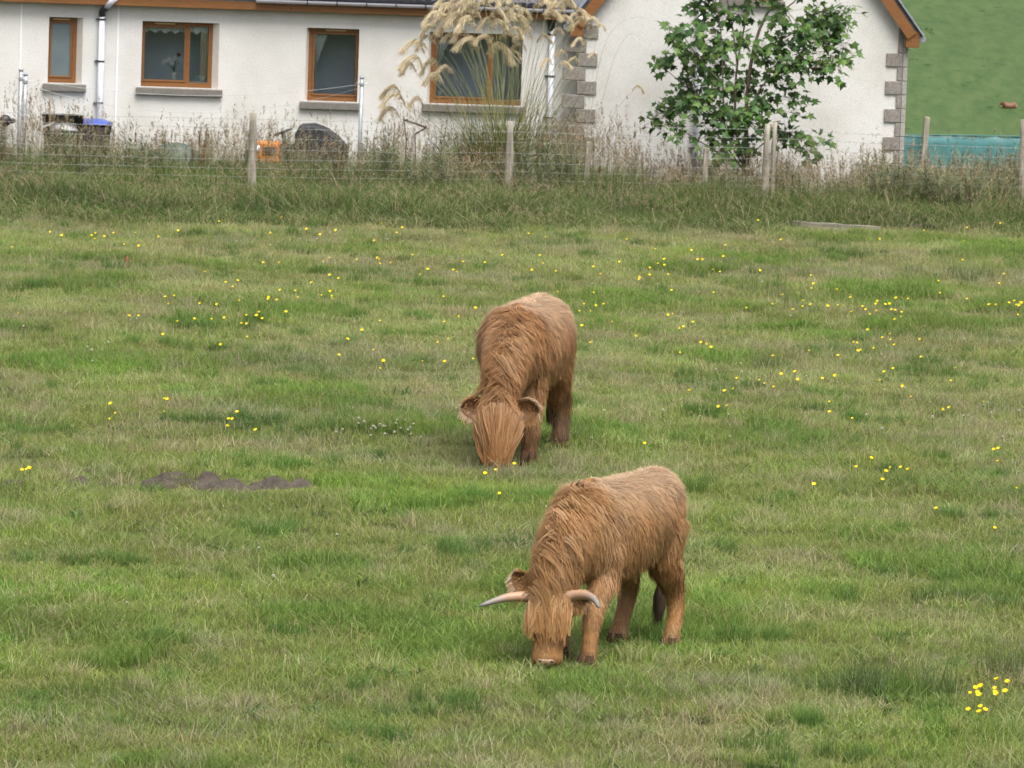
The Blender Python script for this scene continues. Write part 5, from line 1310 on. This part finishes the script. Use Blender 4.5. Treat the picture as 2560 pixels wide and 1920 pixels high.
    def sample(n):
        ti = rng.choice(nt3, n, p=wgt / wgt.sum()); u = rng.uniform(0, 1, (n, 2)); fl = u.sum(1) > 1; u[fl] = 1 - u[fl]
        p = ta[ti] + (tb - ta)[ti] * u[:, :1] + (tc_ - ta)[ti] * u[:, 1:]
        nn = unit(no[tv[ti, 0]] + no[tv[ti, 1]] + no[tv[ti, 2]]); return p, nn
    ph = cfg.get('phase', 0.0)
    def style(p, nn):
        n = len(p); hd, lg, nk, tt = regions(p); sg = np.sign(p[:, 1] + 0.02 * rng.normal(0, 1, n)); sg[sg == 0] = 1
        flow = np.tile(np.array([-0.38, 0, -1.0]), (n, 1)); flow[:, 1] += 0.35 * sg * np.clip(nn[:, 2], 0, 1)
        swirl = np.array([mnoise.noise(Vector(q) * 4.5 + Vector((ph, 0, 0))) for q in p]); swirl2 = np.array([mnoise.noise(Vector(q) * 9 + Vector((0, ph, 3))) for q in p])
        flow[:, 0] += 0.7 * swirl * cfg.get('messy', 1.0); flow[:, 1] += 0.5 * swirl2 * cfg.get('messy', 1.0)
        flow[nk] = np.stack([-0.25 + 0.5 * swirl[nk], 0.42 * sg[nk] * np.clip(nn[nk, 2] + 0.3, 0, 1) + cfg.get('mane_side', 0.0) * np.clip(nn[nk, 2], 0, 1), np.full(nk.sum(), -1.0)], 1)
        flow[hd] = A[None] * 1.0 + 0.22 * np.outer(swirl[hd], Sd); flow[lg] = np.array([0, 0, -1.0]) + 0.28 * rng.normal(0, 1, (lg.sum(), 3))
        T = unit(flow - nn * np.sum(flow * nn, 1)[:, None])
        ln = np.full(n, 0.085) * cfg.get('coat', 1.0); ln *= 1 + 0.5 * np.clip(-nn[:, 2], 0, 1) - 0.25 * np.clip(nn[:, 2], 0, 1)
        ln[nk] = 0.115; ln[lg] = 0.055 * cfg.get('legcoat', 1.0); ln[hd] = 0.05
        hi = lg & (p[:, 2] > 0.28); ln[hi] = 0.08 * cfg.get('legcoat', 1.0)
        mzl = hd & (tt > 0.7); ln[mzl] = 0.028
        lo = lg & (p[:, 2] < 0.13); ln[lo] = 0.06
        lift = np.where(hd | lg, 0.35, 0.55); grav = np.where(hd, 0.2, 0.55)
        cm = hair_col[rng.integers(0, len(hair_col), n)]
        br = 1 + 0.22 * swirl + 0.12 * swirl2
        # back paler: part sun-bleaching, part sky light painted in; redder, darker underside; dirty feet
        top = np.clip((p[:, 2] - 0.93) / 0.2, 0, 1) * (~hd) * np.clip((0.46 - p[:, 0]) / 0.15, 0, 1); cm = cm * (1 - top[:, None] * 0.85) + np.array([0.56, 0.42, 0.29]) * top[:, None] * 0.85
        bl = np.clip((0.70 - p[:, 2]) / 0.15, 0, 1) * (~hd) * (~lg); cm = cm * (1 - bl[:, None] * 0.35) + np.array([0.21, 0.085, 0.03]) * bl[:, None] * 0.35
        dirt = np.clip((cfg['dirt'] - p[:, 2]) / 0.22, 0, 1) * lg * np.where(p[:, 0] < 0, 1.0, cfg.get('dirt_front', 0.35)); cm = cm * (1 - 0.75 * dirt[:, None]) + np.array([0.075, 0.048, 0.032]) * 0.75 * dirt[:, None]
        big = np.array([mnoise.noise(Vector(q) * 2.6 + Vector((ph, 2, 1))) for q in p]); up_ = np.clip(big, 0, 1)[:, None]; dn_ = np.clip(-big, 0, 1)[:, None]
        cm = cm * (1 - 0.7 * up_) + np.array([0.48, 0.32, 0.19]) * 0.7 * up_; cm = cm * (1 - 0.45 * dn_) + np.array([0.22, 0.105, 0.045]) * 0.45 * dn_
        cm = cm * br[:, None]
        return T, ln, lift, grav, cm
    K_ = 6; s = np.linspace(0, 1, K_)
    def grow(p, nn, T, ln, lift, grav):
        Pn = np.zeros((len(p), K_, 3)); Pn[:, 0] = p - nn * 0.004; gv = np.array([0, 0, -1.0]) + nn * np.clip(nn[:, 2:], 0, 1); st = (ln / (K_ - 1))[:, None]
        for i in range(1, K_):
            si = s[i]; d = nn * (lift * (1 - si) ** 1.3)[:, None] + T + gv * (grav * si)[:, None]; Pn[:, i] = Pn[:, i - 1] + unit(d) * st
        return Pn
    NG = cfg.get('guides', 1700)
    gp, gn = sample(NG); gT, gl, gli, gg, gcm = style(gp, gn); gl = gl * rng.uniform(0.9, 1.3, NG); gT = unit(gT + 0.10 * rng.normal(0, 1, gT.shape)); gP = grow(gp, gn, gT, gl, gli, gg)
    kd = KDTree(NG)
    for i, q in enumerate(gp): kd.insert(Vector(q), i)
    kd.balance()
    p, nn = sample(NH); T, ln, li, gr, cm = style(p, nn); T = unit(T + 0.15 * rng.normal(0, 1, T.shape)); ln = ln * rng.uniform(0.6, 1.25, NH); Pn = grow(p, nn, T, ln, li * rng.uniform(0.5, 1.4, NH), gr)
    gi = np.array([kd.find(Vector(q))[1] for q in p]); cl_ = (cfg.get('clump', 0.4) * rng.uniform(0.2, 1.0, NH))[:, None, None] * (s ** 1.2)[None, :, None]
    rel = gP[gi]; Pn = Pn * (1 - cl_) + (rel + (p - gp[gi])[:, None] * (1 - 0.75 * s)[None, :, None]) * cl_
    gbr = rng.uniform(1 - cfg.get('gvar', 0.1), 1 + cfg.get('gvar', 0.1), NG)[gi]; cm = cm * (gbr * rng.uniform(0.82, 1.18, NH))[:, None]
    side = unit(np.cross(unit(Pn[:, -1] - Pn[:, 0]), nn)); wv = np.sin(rng.uniform(0, 6.28, NG)[gi][:, None] + s[None] * 7) * (0.07 * ln)[:, None] * s[None]; Pn = Pn + side[:, None] * wv[..., None]
    w = 0.0020 * rng.uniform(0.7, 1.3, NH)[:, None] * (1 - 0.75 * s ** 1.5)[None]
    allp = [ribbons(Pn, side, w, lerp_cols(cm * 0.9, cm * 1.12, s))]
    # ---- long locks: forelock over the face, mane along the crest, fringe on the belly and thighs
    def lock_set(base, nrm, flow, ln, n_each, spread, width, wave, cols, lift=0.5, grav=0.6, taper=0.0):
        m = len(base); n = m * n_each; kk = 9; ss = np.linspace(0, 1, kk)
        fl0 = unit(flow); G = np.zeros((m, kk, 3)); G[:, 0] = base; st = (ln / (kk - 1))[:, None]
        for i in range(1, kk):
            d = nrm * (lift * (1 - ss[i]) ** 2) + fl0 + np.array([0, 0, -1.0]) * (grav * ss[i]); G[:, i] = G[:, i - 1] + unit(d) * st
        if taper: G = G - (((G - P) @ Sd) * (taper * ss ** 1.3)[None])[..., None] * Sd
        sd_ = unit(np.cross(fl0, nrm) + 1e-6); phs = rng.uniform(0, 6.28, m); G = G + sd_[:, None] * (np.sin(phs[:, None] + ss[None] * wave) * (0.06 * ln)[:, None] * ss[None])[..., None]
        off = rng.normal(0, spread, (n, 3)); tap = (1 - 0.72 * ss ** 0.9) + 0.25 * np.sin(ss * 3.1)
        Q = np.repeat(G, n_each, 0) + off[:, None] * tap[None, :, None]; lf = rng.uniform(0.7, 1.05, n)
        Q = Q[:, :1] + (Q - Q[:, :1]) * lf[:, None, None]
        ci = cols[rng.integers(0, len(cols), m)] * rng.uniform(0.84, 1.16, (m, 1)); ci = np.repeat(ci, n_each, 0) * rng.uniform(0.85, 1.15, (n, 1))
        w_ = width * rng.uniform(0.7, 1.3, n)[:, None] * (1 - 0.8 * ss ** 2)[None]
        return ribbons(Q, np.repeat(sd_, n_each, 0), w_, lerp_cols(ci * 0.8, ci * 1.15, ss))
    m = cfg['fore_n']; tt = rng.uniform(-0.08, cfg.get('fore_t', 0.16), m); ss_ = rng.uniform(-1, 1, m); tt = tt + cfg.get('crown', 0.12) * ss_ ** 2
    base = P + np.outer(tt * L, A) + np.outer(ss_ * cfg.get('fore_w', 0.14) * k_, Sd) + np.outer((0.092 * np.sqrt(np.clip(1 - 0.8 * ss_ ** 2, 0, 1))) * k_ * np.clip(0.55 + (tt + 0.1) * 3.5, 0.3, 1.0), Nn)
    flow = A[None] * 1.0 + np.outer(ss_ * cfg.get('flare', 0.05) + rng.normal(0, cfg.get('fore_mess', 0.14), m), Sd) + np.outer(rng.uniform(0.0, 0.08, m), Nn)
    lnf = cfg['fore_l'] * rng.uniform(0.42, 1.18, m) * (1 - cfg.get('fore_round', 0.0) * np.abs(ss_))
    allp.append(lock_set(base, np.tile(Nn, (m, 1)), flow, lnf, 24, cfg.get('fore_sp', 0.012), 0.0026, 5.0, hair_col * np.array([1.06, 1.05, 1.0]), 0.6, 0.25, cfg.get('fore_taper', 0.1)))
    # mane
    m = cfg.get('mane_n', 90); ti = rng.uniform(0.34, 0.98, m); ix = np.clip((ti * 11).astype(int), 0, 10); fr_ = (ti * 11 - ix)[:, None]; base = NP[ix] * (1 - fr_) + NP[np.minimum(ix + 1, 11)] * fr_
    upv = np.array([secs[i][2] for i in ix]); base = base + upv * 0.93 + rng.normal(0, 0.03, (m, 3)); sgn = np.where(rng.uniform(0, 1, m) < cfg.get('mane_left', 0.8), 1.0, -1.0)
    flow = np.stack([-0.25 + 0.35 * rng.normal(0, 1, m), sgn * 0.9, np.full(m, -0.55)], 1)
    allp.append(lock_set(base, unit(upv), flow, rng.uniform(0.12, 0.24, m), 14, 0.016, 0.0026, 7.0, hair_col, 0.35, 1.1))
    # crest top-knot hair behind the poll
    # belly and elbow fringe, thigh feathers
    sel = (np.abs(co[:, 2] - 0.60) < 0.07) & (no[:, 2] < 0.1) & ~head & (np.abs(co[:, 1]) > 0.08); ids = np.nonzero(sel)[0]
    if len(ids):
        ids = rng.choice(ids, 120); allp.append(lock_set(co[ids], no[ids], np.tile(np.array([-0.2, 0, -1.0]), (120, 1)) + 0.2 * rng.normal(0, 1, (120, 3)), rng.uniform(0.07, 0.12, 120), 12, 0.010, 0.003, 6.0, hair_col * 0.95, 0.35, 0.4))
    sel = (co[:, 0] < -0.55) & (co[:, 2] > 0.40) & (co[:, 2] < 0.85); ids = np.nonzero(sel)[0]
    if len(ids):
        ids = rng.choice(ids, 120); allp.append(lock_set(co[ids], no[ids], np.tile(np.array([-0.15, 0, -1.0]), (120, 1)) + 0.25 * rng.normal(0, 1, (120, 3)), rng.uniform(0.07, 0.12, 120), 12, 0.012, 0.0026, 8.0, hair_col * cfg.get('thigh', 1.0), 0.5, 0.4))
    V, F, C = merge(allp); hm = fastmesh('hair', V, F, np.clip(C, 0.003, 0.9)); hm.materials.append(MT['hair']); ho = obj('hair', hm, root); ho['kind'] = 'stuff'
    # ---- hooves
    for leg_ in cfg['legs']:
        e = np.array(leg_[-1][:3]); x, y = e[0], e[1]
        for sd2 in (-1, 1):
            V, Fq = loft([((x + 0.000, y + sd2 * 0.026, 0.085), (0, 0.026, 0), (0.045, 0, 0.0)), ((x + 0.012, y + sd2 * 0.028, 0.05), (0, 0.028, 0), (0.056, 0, 0.0)), ((x + 0.026, y + sd2 * 0.029, 0.0), (0, 0.029, 0), (0.066, 0, 0.0)), ((x + 0.026, y + sd2 * 0.029, -0.02), (0, 0.029, 0), (0.066, 0, 0.0))], 12)
            mb = MB(); mb.add(V, Fq); mb.build('hoof', MT['hoof'], root, True)
    # ---- eyes, nose pad
    for sd2 in (-1, 1):
        c = P + A * (0.33 * L) + Sd * (sd2 * 0.112 * k_) + Nn * (0.045 * k_); mb = MB(); V = []; Fq = []
        n, m2 = 12, 8
        for j in range(m2 + 1):
            for i in range(n): V.append(c + 0.021 * np.array([math.sin(math.pi * j / m2) * math.cos(6.2832 * i / n), math.sin(math.pi * j / m2) * math.sin(6.2832 * i / n), math.cos(math.pi * j / m2)]))
        for j in range(m2):
            for i in range(n): Fq.append((j * n + i, j * n + n + i, j * n + n + (i + 1) % n, j * n + (i + 1) % n))
        mb.add(V, Fq); mb.build('eye', MT['eye'], root, True)
    mb = MB(); pn = []
    V, Fq = loft([(P + A * (q * L) + Nn * ((0.075 + o) * k_), Sd * (w * k_), Nn * (d * k_)) for q, w, d, o in ((0.905, 0.025, 0.004, -0.004), (0.92, 0.048, 0.010, -0.002), (0.95, 0.058, 0.014, -0.006), (0.98, 0.052, 0.016, -0.018), (1.005, 0.034, 0.012, -0.03))], 18)
    mb.add(V, Fq); nose = mb.build('nose', MT['nose'], root, True)
    for sd2 in (-1, 1):
        c = P + A * (0.945 * L) + Nn * (0.080 * k_) + Sd * (sd2 * 0.040 * k_); V, Fq = loft([(c - Nn * 0.004 - Sd * sd2 * 0.0, Sd * 0.012, A * 0.006), (c + Nn * 0.003, Sd * 0.011, A * 0.005)], 12)
        mb = MB(); mb.add(V, Fq); mb.build('nostril', MT['eye'], nose, True)
    # ---- ears with hairy fringe
    for sd2, epitch in zip((-1, 1), cfg['ears']):
        b = P + A * (cfg.get('ear_t', 0.05) * L) + Sd * (sd2 * cfg.get('ear_s', 0.105) * k_) - Nn * 0.04; out = unit(Sd * sd2 + A * epitch[0] + Nn * epitch[1]); fac = unit(Nn - out * np.dot(Nn, out)); up = np.cross(out, fac) * sd2
        Le = cfg.get('earlen', 0.15); ew = cfg.get('earwid', 0.055); V = []; Fq = []; nn_ = 10
        for i in range(nn_ + 1):
            s_ = i / nn_; wd = ew * math.sin(math.pi * min(0.96, 0.16 + 0.80 * s_)) ** 0.8
            for j in range(7):
                q = -1 + 2 * j / 6; V.append(b + out * (Le * s_) + up * (wd * q) + fac * (0.030 * q * q - 0.012))
        for i in range(nn_):
            for j in range(6): a_ = i * 7 + j; Fq.append((a_, a_ + 1, a_ + 8, a_ + 7))
        V = np.array(V); Fq = np.array(Fq); Cc = np.repeat((hair_col[2] * 0.5)[None], len(V), 0)
        # hair on the ear
        nE = 900; si = rng.uniform(0, 1, nE); qi = rng.uniform(-1, 1, nE); edge = rng.uniform(0, 1, nE) < 0.5; qi[edge] = np.sign(qi[edge]) * rng.uniform(0.85, 1, edge.sum())
        wd = ew * np.sin(math.pi * np.minimum(0.96, 0.16 + 0.80 * si)) ** 0.8; rt = b + np.outer(Le * si, out) + np.outer(wd * qi, up) + np.outer(0.03 * qi * qi - 0.012, fac)
        face = np.where(rng.uniform(0, 1, nE) < 0.5, 1.0, -1.0); dv = unit(np.outer(np.full(nE, 0.8), out) + np.outer(qi * 0.8, up) + np.outer(face * 0.35, fac) + np.array([0, 0, -0.35]) + 0.2 * rng.normal(0, 1, (nE, 3)))
        le = rng.uniform(0.02, 0.05, nE) * np.where(edge, 1.0, 0.7); kk = 4; s4 = np.linspace(0, 1, kk); Q = rt[:, None] + dv[:, None] * (le[:, None] * s4)[..., None] + np.array([0, 0, -1.0]) * (0.35 * le[:, None] * s4 ** 2)[..., None]
        pale = ((qi * sd2 * cfg.get('pale_edge', -1) > 0.85) & (rng.uniform(0, 1, nE) < 0.7)) | (si > 0.93); c0 = np.where(pale[:, None], np.array([0.46, 0.34, 0.23]), hair_col[1]) * rng.uniform(0.75, 1.2, (nE, 1))
        r_ = ribbons(Q, unit(np.cross(dv, np.array([0.3, 0.5, 0.8]))), 0.003 * (1 - 0.7 * s4)[None] * np.ones((nE, 1)), lerp_cols(c0 * 0.8, c0 * 1.15, s4))
        V2, F2, C2 = merge([(V, Fq, Cc), r_]); em = fastmesh('ear', V2, F2, C2); em.materials.append(MT['hair']); obj('ear', em, root)
    # ---- horns
    for sd2, pts in zip((-1, 1), cfg.get('horns', [])):
        pp = np.array([P + A * (a_ * k_) + Sd * (sd2 * b_ * k_) + Nn * (c_ * k_) for b_, a_, c_ in pts]); S_ = spline(pp, 22); q = np.linspace(0, 1, 22); rr = 0.038 * (1 - q) ** 0.55 * (1 - 0.12 * q) + 0.003; rr = rr * (1 + 0.02 * np.sin(q * 60) * (q < 0.5))
        V, Fq = tube_geo(S_, rr, 16); cc = np.where(q[:, None] < 0.62, np.array([0.44, 0.285, 0.175]), np.array([0.26, 0.235, 0.215])); mixq = np.clip((q - 0.45) / 0.35, 0, 1)[:, None]; cc = np.array([0.38, 0.235, 0.15]) * (1 - mixq) + np.array([0.20, 0.185, 0.175]) * mixq; tipq = np.clip((q - 0.86) / 0.14, 0, 1)[:, None]; cc = cc * (1 - tipq * 0.6)
        hm_ = fastmesh('horn', V, Fq, np.repeat(cc, 16, 0) * rng.uniform(0.92, 1.08, (len(V), 1)), True); hm_.materials.append(MT['horn']); obj('horn', hm_, root)
    # ---- tail
    tp = [np.array(q, float) for q in cfg['tail']]; S_ = spline(tp, 16); V, Fq = tube_geo(S_, np.linspace(0.032, 0.012, 16), 10); cc = np.repeat((hair_col[0] * 0.7)[None], len(V), 0)
    nT = 800; ti = rng.uniform(0.05, 1, nT); ti = np.where(rng.uniform(0, 1, nT) < 0.6, rng.uniform(0.72, 1, nT), ti); ix = np.clip((ti * 15).astype(int), 0, 14); b = S_[ix] + (S_[ix + 1] - S_[ix]) * (ti * 15 - ix)[:, None]
    tuft = ti > 0.72; ln = np.where(tuft, rng.uniform(0.12, 0.26, nT), 0.05); kk = 6; s6 = np.linspace(0, 1, kk); rad = unit(rng.normal(0, 1, (nT, 3)) * np.array([1, 1, 0.2])); Q = b[:, None] + rad[:, None] * (0.012 + 0.022 * np.sin(s6 * 2.6)[None] * np.where(tuft, 1, 0.3)[:, None])[..., None] + np.array([0, 0, -1.0]) * (ln[:, None] * s6)[..., None]
    dk = np.array(cfg.get('tail_col', (0.115, 0.08, 0.055))); c0 = np.where(tuft[:, None], dk, hair_col[0]) * rng.uniform(0.7, 1.4, (nT, 1))
    r_ = ribbons(Q, unit(np.cross(rad, np.array([0, 0, 1.0]))), 0.004 * (1 - 0.7 * s6)[None] * np.ones((nT, 1)), lerp_cols(c0, c0 * 1.1, s6))
    V2, F2, C2 = merge([(V, Fq, cc), r_]); tm = fastmesh('tail', V2, F2, C2); tm.materials.append(MT['hair']); obj('tail', tm, root)
    return root

def legs(lf, rf, lh, rh):
    """hoof ground positions -> jointed legs; each is (x, y)"""
    out = []
    for (hx, hy), sg in ((lf, 1), (rf, -1)):
        sx, sy = 0.36, 0.125 * sg
        out.append([(sx, sy, 0.78, 0.11), (sx - 0.02, sy * 1.1, 0.58, 0.085), (sx + (hx - sx) * 0.55, sy + (hy - sy) * 0.5, 0.35, 0.058), (sx + (hx - sx) * 0.78, sy + (hy - sy) * 0.8, 0.20, 0.048), (hx - 0.015, hy, 0.10, 0.047), (hx, hy, 0.035, 0.050)])
    for (hx, hy), sg in ((lh, 1), (rh, -1)):
        sx, sy = -0.45, 0.12 * sg; dx = hx - sx
        out.append([(sx + 0.02, sy, 0.84, 0.15), (sx + 0.05 + 0.4 * dx, sy * 1.15, 0.63, 0.112), (sx - 0.08 + 0.65 * dx, sy + (hy - sy) * 0.6, 0.40, 0.062), (sx - 0.085 + 0.85 * dx, sy + (hy - sy) * 0.9, 0.24, 0.050), (hx - 0.03, hy, 0.11, 0.048), (hx - 0.005, hy, 0.035, 0.052)])
    return out
def place(ref_px, ref_local, heading, S):
    g = ground_pt(*ref_px); h = np.array([-math.sin(heading), -math.cos(heading)]); l = np.array([-h[1], h[0]])
    o = g[:2] - S * (h * ref_local[0] + l * ref_local[1]); return (o[0], o[1], gz(g[0], g[1]) - 0.01), math.atan2(h[1], h[0])
# front cow: horned, body turned a third away, head down and facing us
loc, rz = place((1672, 1632), (-0.47, 0.18), R(30), 1.03)
cow('highland_cow', loc, rz, 1.03, dict(poll=(0.83, 0.03, 0.455), hyaw=R(25), hpitch=R(80), hlen=0.42, headw=1.1, headx=0.6, legs=legs((0.58, 0.17), (0.36, -0.15), (-0.47, 0.18), (-0.40, -0.17)),
    fore_n=140, fore_l=0.195, fore_t=0.2, mane_n=170, mane_left=0.85, mane_side=0.5, dirt=0.14, phase=0.0, messy=0.6, tint=np.array([1.08, 1.17, 1.12]), legcoat=0.75, fore_mess=0.2, ears=((-0.95, 0.1), (0.6, -1.6)), ear_t=-0.08, ear_s=0.135, earlen=0.16, earwid=0.06, guides=8000, clump=0.5,
    horns=[[(0.07, 0.01, 0.0), (0.16, 0.0, 0.01), (0.27, 0.012, 0.05), (0.36, 0.042, 0.10), (0.46, 0.085, 0.15)], [(0.07, 0.0, 0.0), (0.16, -0.022, 0.02), (0.25, -0.022, 0.09), (0.31, 0.008, 0.17), (0.345, 0.062, 0.23)]],
    tail=[(-0.68, 0.0, 1.05), (-0.75, 0.0, 0.92), (-0.76, -0.0, 0.70), (-0.72, -0.02, 0.45), (-0.68, -0.03, 0.36)]),
    'horned ginger highland cow grazing in front with pale curved horns')
# rear cow: bigger, no horns, head-on with a fringe down to its nose
loc, rz = place((1396, 1124), (-0.47, 0.18), R(12), 1.17)
cow('highland_cow', loc, rz, 1.17, dict(poll=(0.93, 0.02, 0.46), hyaw=R(8), hpitch=R(82), hlen=0.44, headx=0.7, legs=legs((0.42, 0.14), (0.46, -0.15), (-0.47, 0.18), (-0.50, -0.15)),
    fore_n=240, fore_l=0.37, fore_t=0.22, fore_round=0.3, fore_sp=0.015, mane_n=130, mane_left=0.5, dirt=0.50, dirt_front=0.5, phase=5.0, messy=1.1, coat=1.15, legcoat=1.7, bw=1.13, fore_w=0.17, fore_taper=0.5, fore_mess=0.09, headw=1.1, tint=np.array([1.0, 1.03, 1.0]), ears=((0.10, 0.15), (0.05, 0.05)), guides=4500, thigh=0.7, clump=0.7, gvar=0.2, flare=-0.20, earlen=0.18, earwid=0.085, crown=0.26,
    tail=[(-0.68, 0.0, 1.07), (-0.76, 0.0, 0.95), (-0.78, 0.03, 0.70), (-0.76, 0.05, 0.5), (-0.75, 0.05, 0.4)]),
    'hornless shaggy brown highland cow grazing behind with fringe over its face')
# a cow lying on the far hill
def lying_cow():
    p = hill_pt(2522, 272)
    parts = [loft([((x, 0, z), (0, w, 0), (0, 0, h)) for x, z, w, h in ((-0.95, 0.22, 0.10, 0.12), (-0.78, 0.36, 0.28, 0.32), (-0.55, 0.44, 0.36, 0.40), (-0.2, 0.36, 0.40, 0.34), (0.15, 0.35, 0.40, 0.34), (0.45, 0.42, 0.32, 0.38), (0.68, 0.45, 0.16, 0.22))]),
             loft([((x, 0, z), (0, w, 0), (0, 0, h)) for x, z, w, h in ((0.4, 0.55, 0.22, 0.26), (0.68, 0.62, 0.17, 0.2), (0.82, 0.62, 0.13, 0.15), (0.96, 0.5, 0.10, 0.11), (1.06, 0.36, 0.08, 0.08))]),
             loft([((0.35, -0.25, 0.12), (0, 0.09, 0), (0, 0, 0.1)), ((0.7, -0.3, 0.1), (0, 0.07, 0), (0, 0, 0.08)), ((0.95, -0.25, 0.08), (0, 0.06, 0), (0, 0, 0.06))]),
             loft([((-0.6, -0.3, 0.2), (0, 0.16, 0), (0, 0, 0.2)), ((-0.2, -0.42, 0.1), (0, 0.08, 0), (0, 0, 0.09)), ((0.1, -0.42, 0.07), (0, 0.06, 0), (0, 0, 0.06))])]
    me = build_body(parts, 0.04, 4); me.name = 'body'; me.materials.clear(); me.materials.append(MT['hair'])
    n = len(me.vertices); co = np.zeros(n * 3, np.float32); me.vertices.foreach_get('co', co); co = co.reshape(-1, 3); set_cols(me, np.where(co[:, :1] > 0.5, np.array([0.16, 0.055, 0.032]), np.where(co[:, :1] < -0.7, np.array([0.38, 0.27, 0.2]), np.array([0.26, 0.13, 0.085]))))
    root = empty('resting_cow', (p[0], p[1], p[2] - 0.06), math.pi + 0.15); tag(root, 'tiny reddish cow lying down on the far green hillside', 'cow'); obj('body', me, root)
    for s in (-1, 1):
        V, F = loft([((0.80, s * 0.08, 0.72), (0, 0.02, 0), (0.05, 0, 0.0)), ((0.79, s * 0.17, 0.74), (0, 0.02, 0.01), (0.07, 0, 0.02)), ((0.79, s * 0.25, 0.72), (0, 0.01, 0), (0.03, 0, 0))], 10); mb = MB(); mb.add(V, F); mb.build('ear', MT['rust'], root, True)
lying_cow()
